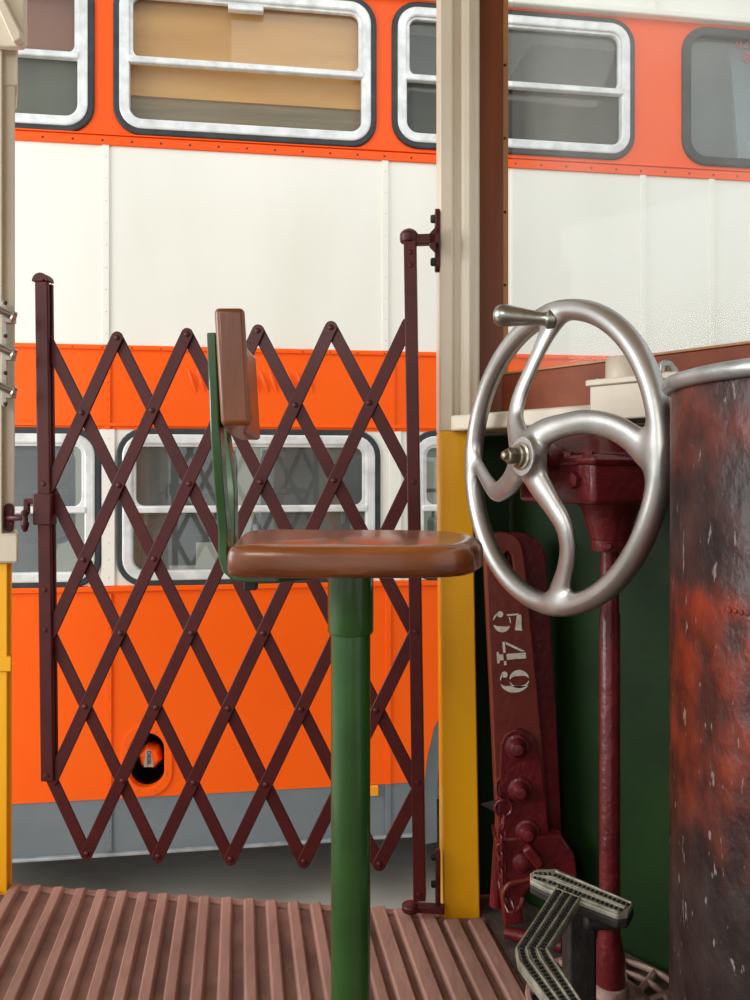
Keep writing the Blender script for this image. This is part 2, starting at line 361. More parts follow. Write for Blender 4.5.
def vstrip(px, z0, z1, w, m, d=-.005):
    bm = NB(); x = b(px, 400)[0]; add_box(bm, (x, d+.003, (z0+z1)/2), (w, .012, z1-z0))
    for k in range(9): add_lathe(bm, [(0, -.003), (.003, -.0022), (.004, 0)], (x, d-.003, z0+(z1-z0)*(k+.5)/9), (0, 1, 0), 8)
    obj('cover_strip', bm, m, bus, True, .002)
for px in (106, 385, 642.5, 711): vstrip(px, zB, zA, .026, M['bus_cream'])
for px in (108, 392, 660): vstrip(px, zC, zB-.03, .022, M['bus_orange'], -.008)
for px in (108.5, 395, 657): vstrip(px, zD, zC, .05, M['bus_cream'])
for px in (109, 388): vstrip(px, zE, zD-.03, .022, M['bus_orange'])
for px in (109, 388): vstrip(px, zS+.02, zE, .022, M['bus_grey'], -.001)
# louvres
for k in range(14):
    (x0, z0), (x1, z1) = b(188+9*k, 369+.02*9*k), b(196+9*k, 392+.01*9*k); bm = NB()
    add_tube(bm, [(x0, -.003, z0), ((x0*2+x1)/3, -.007, (z0*2+z1)/3), ((x0+2*x1)/3, -.007, (z0+2*z1)/3), (x1, -.003, z1)], [.003, .0075, .0085, .004], 8)
    obj('louvre', bm, M['bus_orange'], bus, True)
# filler recess
ring = [(hx+p[0], hz+p[1]) for p in rrect(-.096, .096, -.14, .14, .09)]
fr = plate('filler_surround', [ring, [(hx+p[0], hz+p[1]) for p in rrect(-.07, .07, -.111, .111, .069)]], -.008, .012, M['bus_orange'], bus, .002)
for k in range(8):
    bm = NB(); a = 2*PI*k/8+.35; add_lathe(bm, [(0, 0), (.004, .001), (.005, .004)], (hx+.083*math.cos(a), -.011, hz+.125*math.sin(a)), (0, 1, 0), 8); obj('screw', bm, M['bus_orange_dark'], fr, True)
bm = NB(); L = rrect(-.072, .072, -.113, .113, .07)
A = [bm.verts.new((hx+p[0], .02, hz+p[1])) for p in L]; B = [bm.verts.new((hx+p[0], .16, hz+p[1])) for p in L]
for i in range(len(L)): bm.faces.new((A[i], A[(i+1) % len(L)], B[(i+1) % len(L)], B[i]))
bm.faces.new(B); obj('filler_recess', bm, M['black'], bus, True)
bm = NB()
add_lathe(bm, [(.0, -.012), (.036, -.012), (.049, .006), (.049, .05), (.03, .07), (.03, .12)], (hx+.008, .035, hz+.0), (0, 1, 0), 6)
cap = obj('filler_cap', bm, M['bus_orange'], bus, True, .004)
bm = NB(); add_hull8(bm, [(hx-.008, .0215, hz+.03), (hx+.012, .0215, hz+.03), (hx+.024, .0215, hz-.036), (hx-.016, .0215, hz-.036)],
                         [(hx-.008, .026, hz+.03), (hx+.012, .026, hz+.03), (hx+.024, .026, hz-.036), (hx-.016, .026, hz-.036)])
obj('cap_plate', bm, M['label_grey'], cap, True, .001)
me = text_mesh('DIESEL', .02, .001); me.transform(Matrix.Translation((hx+.004, .0205, hz)) @ XZ @ Matrix.Rotation(-PI/2, 4, 'Z')); link_mesh('cap_lettering', me, M['dark_iron'], cap, True, 0, False)
x, z = b(374, 790); bm = NB(); add_box(bm, (x, -.005, z), (.034, .014, .042)); obj('reflector', bm, M['amber'], bus, True, .003)
# windows
def side_window(w, lower, boards=None):
    r = plate('side_window', [rrect(*shrink(w, .020)), rrect(*shrink(w, .046))], -.016, .04, M['silver'], bus, .007)
    plate('rubber_seal', [rrect(*shrink(w, -.004)), rrect(*shrink(w, .024))], -.011, .03, M['rubber'], r, .006)
    zm = w[2]+(w[3]-w[2])*(.485 if lower else .475)
    plate('slider_frame', [rrect(w[0]+.044, w[1]-.044, zm-.004, w[3]-.044, .05), rrect(w[0]+.062, w[1]-.062, zm+.012, w[3]-.06, .035)], -.006, .02, M['silver'], r, .003)
    bm = NB(); add_box(bm, ((w[0]+w[1])/2, -.006, zm), (w[1]-w[0]-.09, .03, .026)); obj('window_bar', bm, M['silver'], r, True, .005)
    plate('pane', [rrect(*shrink(w, .040))], .014, .005, M['glass_bus'] if lower else M['glass_up'], r)
    if boards:
        for nm, z0, z1, m in boards:
            za = w[2]+(w[3]-w[2])*z0; zb2 = w[2]+(w[3]-w[2])*z1
            bm = NB(); add_box(bm, ((w[0]+w[1])/2, .05+.01*(m is not boards[0][3]), (za+zb2)/2), (w[1]-w[0]-.02, .012, zb2-za)); obj(nm, bm, m, r, True, .002)
    return r, zm
side_window(UP[0], False, [('upper_board', .5, 1.0, M['ply_mauve']), ('lower_board', 0, .56, M['ply_olive'])])
r, zm = side_window(UP[1], False, [('upper_board', .28, 1.0, M['plywood']), ('lower_board', 0, .30, M['ply_grey'])])
bm = NB(); add_box(bm, (b(246, 0)[0], -.01, b(246, 11)[1]), (.14, .03, .022)); obj('catch_handle', bm, M['silver'], r, True, .004)
side_window(UP[2], False)
for w in UP[3:]:
    r = plate('fixed_window', [rrect(*shrink(w, -.004)), rrect(*shrink(w, .021))], -.014, .034, M['rubber'], bus, .008)
    plate('pane', [rrect(*shrink(w, .02))], .012, .005, M['glass_bus'], r)
for s, px, py in (('029', 738, 42), ('80', 745, 56)):
    x, z = b(px-1, py); me = text_mesh(s, .06, .0008, 'LEFT'); me.transform(Matrix.Translation((x, .009, z)) @ XZ); link_mesh('window_lettering', me, M['red_text'], bus, True, 0, False)
bm = NB(); q_ = [b(728, 25, .1), b(870, 25, .1), b(870, 165, .1), b(739, 165, .1)]; add_prism(bm, [Vector((x, .1, z)) for x, z in q_], (0, .02, 0)); obj('cab_blind', bm, M['blind'], bus, True)
for w in LO: side_window(w, True)
# gutter, roof
bm = NB(); add_box(bm, ((XL+XR)/2, -.012, zG+.012), (XR-XL, .05, .026)); obj('gutter', bm, M['bus_cream'], bus, True, .006)
bm = NB(); prof = [(.0, zG+.0), (-.004, zG+.12), (.02, zG+.2), (.1, zG+.3), (.3, zG+.39), (1.2, zG+.43), (2.1, zG+.39), (2.35, zG+.28), (2.4, zG+.0)]
r0 = [bm.verts.new((XL, y, z)) for y, z in prof]; r1 = [bm.verts.new((XR, y, z)) for y, z in prof]
for i in range(len(prof)-1): bm.faces.new((r0[i], r0[i+1], r1[i+1], r1[i]))
bm.faces.new(r0); bm.faces.new(r1[::-1]); obj('roof', bm, M['bus_cream'], bus, True)
hstrip('roof_seam', zG+.155, .008, .0, .03, M['rubber'])
for px in (655,): vstrip(px, zG+.02, zG+.15, .022, M['bus_cream'])
# far side wall, decks, ends, interior lining
fw = [(b(p, 0, 2.38)[0], b(q, 0, 2.38)[0], LO[0][2]-.02, LO[0][3]+.02, .1) for p, q in ((-60, 74), (112, 236), (262, 312), (350, 470), (520, 640))]
plate('far_side_wall', [[(XL, zS), (XR, zS), (XR, zG+.02), (XL, zG+.02)]]+[rrect(*w) for w in fw]+[rrect(w[0], w[1], w[2], w[3], .1) for w in UP[:4]], 2.38, .03, M['bus_inside_cream'], bus)
for w in fw[:4]:
    zm = (w[2]+w[3])/2+.02
    bm = NB(); add_box(bm, ((w[0]+w[1])/2, 2.39, zm), (w[1]-w[0], .03, .03)); add_box(bm, ((w[0]+w[1])/2, 2.39, w[3]-.04), (w[1]-w[0], .03, .05)); obj('far_window_bar', bm, M['silver'], bus, True)
    plate('far_window_frame', [rrect(*shrink(w, -.01)), rrect(*shrink(w, .03))], 2.36, .02, M['rubber'], bus)
for nm, z, t, m in (('lower_deck_floor', zD-.91, .05, M['bus_dark']), ('upper_deck_floor', (zB+zC)/2+.05, .16, M['bus_inside_cream']), ):
    bm = NB(); add_box(bm, ((XL+XR)/2, 1.2, z), (XR-XL-.02, 2.3, t)); obj(nm, bm, m, bus, True)
bm = NB()
add_box(bm, ((XL+cxa-.7)/2, 1.2, zS+.1), (cxa-.75-XL, 2.2, .12)); add_box(bm, ((XL+XR)/2, 1.2, zS+.22), (XR-XL-.1, .9, .1)); obj('chassis', bm, M['chassis'], bus, True)
for xx in (XL, XR):
    bm = NB(); add_box(bm, (xx+(-.015 if xx > 0 else .015), 1.2, (zS+zG)/2), (.03, 2.34, zG-zS)); obj('end_panel', bm, M['bus_cream'], bus, True)
for xx, t in ((b(40, 0)[0], .0), (b(205, 0)[0], .0), (b(330, 0)[0], 0), (b(500, 0)[0], 0)):
    for yy in (.55, 1.85):
        bm = NB(); zf = zD-.88
        add_box(bm, (xx, yy, zf+.42), (.42, .88, .1)); add_box(bm, (xx+.2, yy, zf+.72), (.08, .88, .62)); add_box(bm, (xx, yy, zf+.19), (.06, .5, .38))
        s = obj('passenger_seat', bm, M['seat_grey'], bus, True, .03)
        bm = NB(); add_tube(bm, [(xx+.2, yy-.4, zf+.98), (xx+.2, yy-.4, zf+1.1), (xx+.2, yy-.2, zf+1.12), (xx+.2, yy+.2, zf+1.12), (xx+.2, yy+.4, zf+1.1), (xx+.2, yy+.4, zf+.98)], .013, 8)
        obj('grab_handle', bm, M['silver'], s, True)
for px, m in ((146, M['plywood']), (170, M['bus_inside_cream'])):
    bm = NB(); x = b(px, 0, 1.9)[0]; add_box(bm, (x, 2.0, (zD+zC)/2+.15), (.3, .03, 1.2)); obj('interior_partition', bm, m, bus, True)
bm = NB(); x = b(345, 0, 1.5)[0]; add_box(bm, (x, 1.6, (zD+zC)/2), (.7, .04, 1.3)); obj('interior_partition', bm, M['bus_dark'], bus, True)
for px in (425, 530): 
    bm = NB(); x = b(px, 0, 1)[0]; add_box(bm, (x, 1.1, zb+2.0), (.5, 1.6, .9)); obj('upper_deck_seat', bm, M['ply_olive'], bus, True, .05)

# ================================================================== TRAM PLATFORM
EL = Vector((-.848, 1.858, 0)); ER = Vector((.1416, 1.743, 0)); EX = (ER-EL).normalized(); EN = Vector((-EX.y, EX.x, 0))   # outward
UP3 = Vector((0, 0, 1))
def G(px, py, d=0.0):
    r = Vector(((px-HX)/F, 1, -(py-HY)/F)); t = (ER.dot(EN)+d)/r.dot(EN); return Vector((0, 0, CAMZ))+r*t
# floor: base slab and ribs running toward the doorway
D0 = Vector((.31, 1.85, 0)); D1 = Vector((.70, 1.385, 0)); DD = (D1-D0).normalized(); DN = Vector((DD.y, -DD.x, 0)); DN = DN if DN.y < 0 else -DN   # inward normal of dash
eo = EN*.026
floor_poly = [Vector((-1.2, -1.3, 0)), Vector((1.1, -1.3, 0)), Vector((1.1, 1.0, 0)), D1+DD*.12, D0+Vector((-.02, .04, 0)), Vector((.24, 1.86, 0)), ER+eo, EL+eo-EX*.03, Vector((-1.2, 1.82, 0))]
bm = NB(); add_prism(bm, [p-UP3*.014 for p in floor_poly], (0, 0, -.09)); tag(obj('floor', bm, M['floor_groove'], bevel=.004), kind='structure')
RD = Vector((-.169, 1, 0)).normalized(); RX = Vector((RD.y, -RD.x, 0))
ribs = []
pxs = [-60, -41, -22, -3, 17, 38, 60, 82, 103, 123.5, 144, 164, 184, 205, 227, 249, 271, 293, 315, 337, 357, 377, 400, 424, 450, 474]
bmr = NB(); 
for i, px in enumerate(pxs):
    top = G(px, 880, .020) if px < 440 else P(px, 915, 1.73)
    t = Vector((top.x, top.y, 0)); w = .0205 if px < 360 else .030
    L0 = -1.0; s = (L0-t.y)/RD.y; a = t+RD*s
    if px > 460: a = t-RD*.62
    hw = RX*w/2; hb = RX*(w/2+.004); zb_ = -.016; zt_ = .0
    e = t-RD*.012
    lo = [a-hb+UP3*zb_, a+hb+UP3*zb_, t+hb+UP3*zb_, t-hb+UP3*zb_]
    hi = [a-hw+UP3*zt_, a+hw+UP3*zt_, e+hw+UP3*zt_, e-hw+UP3*zt_]
    add_hull8(bmr, lo, hi)
tag(obj('floor_ribs', bmr, M['floor'], bevel=.0025), kind='structure')
# nosing lip at the doorway
bm = NB(); q0 = EL+eo; q1 = ER+eo; add_prism(bm, [q0+UP3*-.012, q0+UP3*-.03, q0-EN*.02+UP3*-.03, q0-EN*.028+UP3*-.010], q1-q0); tag(obj('trim_5', bm, M['floor'], bevel=.004), kind='structure')
# dusty bare floor at the foot of the dash
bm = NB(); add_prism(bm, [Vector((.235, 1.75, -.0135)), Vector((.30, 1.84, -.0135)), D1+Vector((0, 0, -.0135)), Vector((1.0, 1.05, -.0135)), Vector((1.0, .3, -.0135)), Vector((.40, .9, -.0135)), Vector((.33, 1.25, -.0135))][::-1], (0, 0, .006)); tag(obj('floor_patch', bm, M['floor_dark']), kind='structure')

# corner post: cream above, yellow below, profile extruded
p0 = ER+Vector((0.0, 0, 0))
prof = [(0, 0), (.028, 0), (.031, .012), (.044, .014), (.05, .004), (.066, .0), (.072, .012), (.084, .012), (.09, .03), (.09, .105), (0, .105)]
def postpts(z, pr=prof): return [Vector((.1416+x, 1.743+y, z)) for x, y in pr]
zsplit = .95+45/800*1.743
bm = NB(); add_prism(bm, postpts(zsplit), (0, 0, 2.35-zsplit)); tag(obj('trim_1', bm, M['cream'], bevel=.003), kind='structure')
prof2 = [(0, 0), (.030, -.001), (.033, .003), (.086, .003), (.086, .105), (0, .105)]
prof3 = [(.008, 0), (.088, .001), (.088, .105), (.008, .105)]; prof2 = [(0, 0), (.070, .001), (.070, .105), (0, .105)]
bm = NB(); add_hull8(bm, postpts(-.02, prof3), postpts(zsplit, prof2)); tag(obj('trim_2', bm, M['yellow'], bevel=.003), kind='structure')
# left pillar
def lp(px, y=1.85): return (px-HX)/F*y
bm = NB(); zs = CAMZ-(562-HY)/F*1.86
def pil(bm, pxr, y0, y1, z0, z1): xr = lp(pxr, y0); xk = lp(pxr-1, y1); add_prism(bm, [Vector(p) for p in ((xr, y0, z0), (xk, y1, z0), (xk-.25, y1, z0), (xr-.25, y0, z0))], (0, 0, z1-z0))
pil(bm, 15, 1.852, 1.97, zs, 2.4); pil(bm, 2.5, 1.83, 1.853, zs, 2.4); pil(bm, 18, 1.848, 1.97, CAMZ-(86-HY)/F*1.85, 2.4); tag(obj('trim_3', bm, M['cream'], bevel=.004), kind='structure')
bm = NB(); z1 = CAMZ-(533-HY)/F*1.84; pil(bm, 18.5, 1.825, 1.98, zs, z1); tag(obj('trim_4', bm, M['cream'], bevel=.006), kind='structure')
bm = NB(); pil(bm, 12, 1.86, 1.98, -.02, zs); pil(bm, 7.5, 1.84, 1.862, -.02, zs); pil(bm, 11.5, 1.835, 1.862, .5, .535); tag(obj('trim_6', bm, M['yellow'], bevel=.003), kind='structure')
# corbel under the roof beam
bm = NB(); Yc = 1.80
pts = [P(-40, 40, Yc), P(-40, -120, Yc), P(24, -120, Yc), P(24, 42, Yc), P(20, 46, Yc), P(17, 46, Yc), P(5, 46, Yc)]
add_prism(bm, pts, (0, .02, 0))
pts = [P(17, 47, Yc), P(24.5, 43, Yc), P(24.5, 37, Yc), P(0, -12, Yc), P(-10, -25, Yc), P(-14, -20, Yc), P(0, 9, Yc)]
add_prism(bm, [p-Vector((0, .02, 0)) for p in pts], (0, .02, 0)); tag(obj('trim_7', bm, M['cream'], bevel=.003), kind='structure')

# dash: green panel, ledge, mahogany windscreen frame and pane
def DP(s, z, n=0): v = D0+DD*s+DN*n; return Vector((v.x, v.y, z))
LZ = 1.047
bm = NB(); add_prism(bm, [DP(-.1, -.02), DP(1.3, -.02), DP(1.3, -.02, -.03), DP(-.1, -.02, -.03)], (0, 0, LZ+.03)); tag(obj('wall_right', bm, M['dash_green'], bevel=0), kind='structure')
bm = NB(); add_box(bm, (.262, 1.83, .52), (.085, .03, 1.04)); tag(obj('wall_corner', bm, M['dash_green']), kind='structure')
la = Vector((.163, 1.715, LZ)); lb = Vector((.392, 1.455, LZ)); lc = Vector((.47, 1.37, LZ))
bm = NB(); add_prism(bm, [la, lb, lc, DP(.34, LZ, .04), DP(1.0, LZ, .04), DP(1.0, LZ, -.02), DP(-.03, LZ, -.02), Vector((.24, 1.86, LZ)), Vector((.234, 1.742, LZ)), Vector((.165, 1.742, LZ))], (0, 0, .033)); tag(obj('trim_8', bm, M['cream'], bevel=.004), kind='structure')
win = thing('window_1', None, None, (.31, 1.87, LZ+.033), kind='structure')
bm = NB(); xw0 = (482-HX)/F*1.86; xw1 = (503-HX)/F*1.86
add_box(bm, ((xw0+xw1)/2-.01, 1.88, 1.7), (xw1-xw0+.02, .05, 1.3)); obj('window_post', bm, M['frame_wood'], win, bevel=.002)
bm = NB(); add_box(bm, (xw1+.006, 1.872, 1.7), (.012, .03, 1.3)); gs = obj('glazing_strip', bm, M['strip_wood'], win, bevel=.001)
bm = NB()
for py in (65, 138, 212, 285, 350): add_lathe(bm, [(0, -.002), (.003, -.0015), (.0035, 0)], P(505, py, 1.856), (0, 1, 0), 10)
obj('screw_heads', bm, M['dark_iron'], gs)
zr = CAMZ+101/800*1.85
bm = NB(); add_prism(bm, [DP(-.012, LZ+.03, .01), DP(1.0, LZ+.03, .01), DP(1.0, LZ+.03, -.04), DP(-.012, LZ+.03, -.04)], (0, 0, zr-LZ-.03)); obj('window_rail', bm, M['rail_wood'], win, bevel=.002)
bm = NB(); add_prism(bm, [DP(-.012, zr, .014), DP(1.0, zr, .014), DP(1.0, zr, -.03), DP(-.012, zr, -.03)], (0, 0, .005)); sl = obj('glazing_strip', bm, M['strip_wood'], win, bevel=.001)
bm = NB()
for s in (.12, .34, .56, .8): add_lathe(bm, [(0, .002), (.004, .0015), (.005, 0)], DP(s, zr+.005, .0), (0, 0, 1), 10)
obj('screw_heads', bm, M['dark_iron'], sl)
bm = NB(); add_prism(bm, [DP(-.0, zr+.004, -.012), DP(1.0, zr+.004, -.012), DP(1.0, zr+.004, -.016), DP(-.0, zr+.004, -.016)], (0, 0, 1.12)); obj('windscreen_pane', bm, M['glass_screen'], win)
# tram ceiling and rear bulkhead (overhead and behind the viewpoint, shading the platform)
bm = NB(); add_box(bm, (0, .35, 2.43), (2.5, 3.3, .05)); tag(obj('ceiling', bm, M['roof']), kind='structure')
bm = NB(); add_box(bm, (.75, -1.3, 1.2), (.9, .05, 2.5)); add_box(bm, (-.95, -1.3, 1.2), (.5, .05, 2.5)); add_box(bm, (-.2, -1.3, 2.2), (1.0, .05, .5)); tag(obj('wall_rear', bm, M['cream']), kind='structure')

# ================================================================== FOLDING GATE
gate = thing('folding_gate', 'maroon scissor lattice gate stretched across the tram doorway', 'gate', tuple(G(412, 905)))
xt = [48, 81, 117, 151, 187, 222, 258, 294, 331, 368, 408]
def piv(i, row, d=0): return G(xt[i]+row*(.7+.1*i), 341+73.1*row+i*(-1.7+.43*row), d)
BW = .0285; BT = .005
fwd = [(1, 7, 8, 0), (3, 7, 9.9, .1), (5, 7, 10, 2), (7, 7, 10, 4), (9, 7, 10, 6), (0, 6, 6, 0), (0, 4, 4, 0), (0, 2, 2, 0)]
bck = [(0, 0, 7, 7), (0, 2, 5, 7), (0, 4, 3, 7), (0, 6, 1, 7), (2, 0, 9, 7), (4, 0, 10, 6), (6, 0, 10, 4), (8, 0, 10, 2)]
for a in fwd:
    p = piv(a[0], a[1], -.012); q = piv(10, 0, -.012) if a[2] > 9.5 and a[1] == 7 and a[3] < 1 else piv(int(a[2]), int(a[3]), -.012)
    bm = NB(); add_bar(bm, p, q, BW, BT, EN); obj('lattice_bar', bm, M['maroon'], gate, bevel=.0016)
for a in bck:
    bm = NB(); add_bar(bm, piv(a[0], a[1], -.005), piv(a[2], a[3], -.005), BW, BT, EN); obj('lattice_bar', bm, M['maroon'], gate, bevel=.0016)
for row in range(8):
    for i in range(1, 10):
        if (i+row) % 2 == 0:
            bm = NB(); add_lathe(bm, [(.0065, 0), (.006, .002), (.004, .0035), (0, .004)], piv(i, row, -.0145), -EN, 12); obj('rivet', bm, M['maroon'], gate)
# left stile: inverted U flat bar
bm = NB()
def ubar(px0, px1, y0, y1, wy, t):
    pass
path = []
zt0 = 272; 
A0 = G(41, 780, -.018); A1 = G(41, 284, -.018)
bm = NB()
def upright(bm, px0, px1, pyt, pyb, d, dep, sl=.5):
    a = G(px0, pyt, d); bq = G(px1, pyt, d); c = G(px1+sl*(pyb-pyt)/100, pyb, d); e = G(px0+sl*(pyb-pyt)/100, pyb, d)
    add_prism(bm, [a, bq, c, e], EN*dep)
upright(bm, 34.3, 47.5, 281, 782, -.020, .010, 1.2)
st1 = obj('stile', bm, M['maroon'], gate, bevel=.003)
bm = NB(); upright(bm, 47.5, 52, 284, 775, .001, .009, 1.0); obj('rear_stile', bm, M['maroon'], gate, bevel=.002)
bm = NB(); c = G(44.2, 283, 0); rr = .0195; arcp = []
for k in range(13):
    a = PI*k/12; arcp.append((rr*math.cos(a), rr*math.sin(a)*1.0))
outp = [c+EX*x+UP3*z for x, z in arcp]; c2 = G(48.4, 283, 0); inp = [c2+EX*x*.13+UP3*z*.2 for x, z in arcp]
add_prism(bm, [v-EN*.0205 for v in outp+inp[::-1]], EN*.03); obj('stile_bend', bm, M['maroon'], gate, bevel=.0015)
for py in (484, 590, 630, 776):
    bm = NB(); add_lathe(bm, [(.006, 0), (.005, .002), (0, .003)], G(41+.012*(py-278)*.9, py, -.020), -EN, 12); obj('rivet', bm, M['maroon'], gate)
bm = NB(); c = G(45, 509, -.010); R3 = Matrix((EX, EN, UP3)).transposed()
add_box(bm, c, (.044, .030, .072), R3); obj('latch_sleeve', bm, M['maroon'], gate, bevel=.003)
bm = NB(); c = G(31, 501, -.018); add_box(bm, c, (.026, .012, .012), R3); add_box(bm, c+EX*-.010+UP3*-.012, (.012, .012, .034), R3); obj('latch_hook', bm, M['maroon'], gate, bevel=.002)
# right stile
bm = NB(); upright(bm, 403.5, 416, 238, 902, -.034, .03, 1.45)
obj('stile', bm, M['maroon'], gate, bevel=.002)
for py in (252, 265, 482, 632, 783, 895):
    bm = NB(); add_lathe(bm, [(.006, 0), (.005, .002), (0, .003)], G(410+(py-238)*.0145, py, -.034), -EN, 12); obj('rivet', bm, M['maroon'], gate)
# brackets on the post
bm = NB(); add_box(bm, G(424, 240, -.02), (.066, .02, .022), R3); add_lathe(bm, [(.0, -.003), (.018, -.002), (.02, .004), (.02, .017), (.014, .024), (.006, .028), (0, .028)], G(409, 242, -.02), (0, 0, 1), 20)
add_hull8(bm, [G(429, 234, -.03), G(436, 226, -.03), G(436, 254, -.03), G(429, 247, -.03)], [G(429, 234, -.01), G(436, 226, -.01), G(436, 254, -.01), G(429, 247, -.01)])
add_bar(bm, Vector((.1365, 1.755, CAMZ-(215-HY)/F*1.75)), Vector((.1365, 1.755, CAMZ-(265-HY)/F*1.75)), .03, .01, (1, 0, 0))
br = obj('hinge_bracket', bm, M['maroon'], gate, bevel=.002)
for py in (219, 262):
    bm = NB(); add_lathe(bm, [(.009, 0), (.009, .007), (.007, .01), (0, .01)], Vector((.1315, 1.75, CAMZ-(py-HY)/F*1.75)), (-1, 0, 0), 6); obj('bolt', bm, M['dark_iron'], br)
bm = NB(); add_box(bm, G(427, 908, -.02), (.075, .022, .014), R3); add_lathe(bm, [(.0, .0), (.018, .0), (.02, .003), (.02, .014), (.012, .018)], G(411, 911, -.02)+Vector((0, 0, .0)), (0, 0, 1), 20)
add_bar(bm, Vector((.1365, 1.74, CAMZ-(856-HY)/F*1.74)), Vector((.1365, 1.74, CAMZ-(903-HY)/F*1.74)), .032, .01, (1, 0, 0))
br = obj('hinge_bracket', bm, M['maroon'], gate, bevel=.002)
for py in (857, 884):
    bm = NB(); add_lathe(bm, [(.008, 0), (.008, .007), (.006, .01), (0, .01)], Vector((.1315, 1.735, CAMZ-(py-HY)/F*1.735)), (-1, 0, 0), 6); obj('bolt', bm, M['dark_iron'], br)
# catch on the left pillar
ct = thing('gate_catch', 'dark maroon hook catch screwed to the left cream pillar', 'catch', tuple(P(9, 533, 1.85)))
bm = NB(); add_bar(bm, P(9, 508, 1.846), P(9, 527, 1.846), .022, .007, (0.1, 1, 0)); pl = obj('back_plate', bm, M['maroon'], ct, bevel=.002)
for py in (507, 527):
    bm = NB(); add_lathe(bm, [(.004, 0), (.003, .002), (0, .002)], P(9, py, 1.842), (0, -1, 0), 10); obj('screw', bm, M['dark_iron'], pl)
bm = NB(); add_tube(bm, [P(9, 518, 1.845), P(12, 518, 1.83), P(18, 518, 1.82), P(23, 518, 1.82)], [.009, .007, .0065, .0065], 12)
add_lathe(bm, [(.003, -.034), (.006, -.030), (.009, -.02), (.009, -.014), (.0065, -.01), (.0065, .004), (.009, .006), (.009, .012), (.004, .016)], P(25, 517, 1.82), (0, 0, 1), 14)
obj('hook_pin', bm, M['maroon'], ct)

# window guard rails on the left pillar
gr = thing('window_guard', 'three bronze guard rails on a bracket, at the left cream pillar', 'railing', tuple(P(4, 408, 1.82)))
bm = NB(); add_bar(bm, P(4.5, 303, 1.822), P(4.5, 404, 1.822), .012, .005, (0, 1, 0)); gb = obj('bracket', bm, M['handrail'], gr, bevel=.001)
for py in (303, 336, 373, 404):
    bm = NB(); add_lathe(bm, [(.005, 0), (.004, .003), (0, .004)], P(5.5, py, 1.818), (0, -1, 0), 10); obj('screw', bm, M['dark_iron'], gb)
for py in (316, 353.5, 391.5):
    bm = NB(); e = P(12, py, 1.80); add_tube(bm, [e+Vector((-.25, -.12-.0, .12)), e+Vector((-.02, -.012, .010)), e, e+Vector((.004, .0, -.0))], [.0085, .0085, .0085, .006], 14)
    add_lathe(bm, [(.006, -.002), (.0125, 0), (.0125, .006), (.009, .01)], e+Vector((.006, .004, -.003)), (-.8, -.4, .35), 16)
    add_box(bm, e+Vector((-.01, .012, -.008)), (.02, .02, .012)); obj('guard_rail', bm, M['handrail'], gr)

# ================================================================== DRIVER STOOL
PX, PY = -.033, 1.085
stool = thing('driver_stool', 'green pedestal stool with varnished wooden seat and backrest, on the ribbed floor', 'stool', (PX, PY, 0))
SZ = .868; ST = .040
out = spline([(x, y, 0) for x, y in ((-.188, 1.235), (-.192, 1.12), (-.177, .985), (-.163, .948), (-.04, .94), (.06, .942), (.108, .962), (.136, 1.02), (.144, 1.09), (.135, 1.165), (.095, 1.22), (0, 1.24), (-.1, 1.243))], 6, True)
bm = NB(); rings = []
cen = Vector((-.03, 1.09, 0))
for ins_, dz in ((.016, 0), (.006, .0015), (.001, .006), (0, .012), (0, .026), (.0015, .032), (.005, .0365), (.011, .039), (.024, ST)):
    rings.append([bm.verts.new(Vector((p.x, p.y, 0))+(cen-p).normalized()*ins_+UP3*(SZ-ST+dz)) for p in out])
n = len(out)
for A, B in zip(rings, rings[1:]):
    for k in range(n): bm.faces.new((A[k], A[(k+1) % n], B[(k+1) % n], B[k]))
bm.faces.new(rings[0][::-1]); bm.faces.new(rings[-1]); seat = obj('seat', bm, M['seat_wood'], stool)
bm = NB(); add_lathe(bm, [(.0268, .0), (.0268, .79)], (PX, PY, .0), (0, 0, 1), 40); obj('pedestal', bm, M['stool_green'], stool)
bm = NB(); zc = CAMZ-(638-HY)/F*(PY-.03); add_lathe(bm, [(.0269, 0), (.0295, .001), (.031, .004), (.031, SZ-ST-zc-.006)], (PX, PY, zc), (0, 0, 1), 40); obj('pedestal_sleeve', bm, M['stool_green'], stool)
bm = NB(); add_lathe(bm, [(.13, 0), (.13, .008), (.12, .012), (.045, .018), (.034, .03), (.03, .06), (.0269, .062)], (PX, PY, 0), (0, 0, 1), 48); fl = obj('floor_flange', bm, M['stool_green'], stool)
for k in range(4):
    a = PI/4+k*PI/2; bm = NB(); add_lathe(bm, [(.009, 0), (.009, .006), (0, .007)], (PX+.1*math.cos(a), PY+.1*math.sin(a), .0115), (0, 0, 1), 6); obj('bolt', bm, M['dark_iron'], fl)
zu = SZ-ST-.006
bm = NB(); add_box(bm, (PX-.0, PY, zu+.002), (.11, .09, .006)); obj('seat_plate', bm, M['stool_green'], stool, bevel=.002)
def ribbon(bm, path, yc, wy, t):
    pts = [Vector(p) for p in path]; L = []; R_ = []
    for i, p in enumerate(pts):
        d = (pts[min(i+1, len(pts)-1)]-pts[max(i-1, 0)]).normalized(); nn = Vector((-d.z, 0, d.x)); L.append(p+nn*t/2); R_.append(p-nn*t/2)
    for i in range(len(pts)-1):
        quad = [L[i], L[i+1], R_[i+1], R_[i]]
        if i == 0: first = [bm.verts.new(Vector((q.x, y, q.z))) for q in (L[0], R_[0]) for y in (yc[0]-wy/2, yc[0]+wy/2)]; prev = first
        cur = [bm.verts.new(Vector((q.x, y, q.z))) for q in (L[i+1], R_[i+1]) for y in (yc[i+1]-wy/2, yc[i+1]+wy/2)]
        for a, c in ((0, 1), (1, 3), (3, 2), (2, 0)): bm.faces.new((prev[a], prev[c], cur[c], cur[a]))
        prev = cur
    bm.faces.new(first); bm.faces.new(prev)
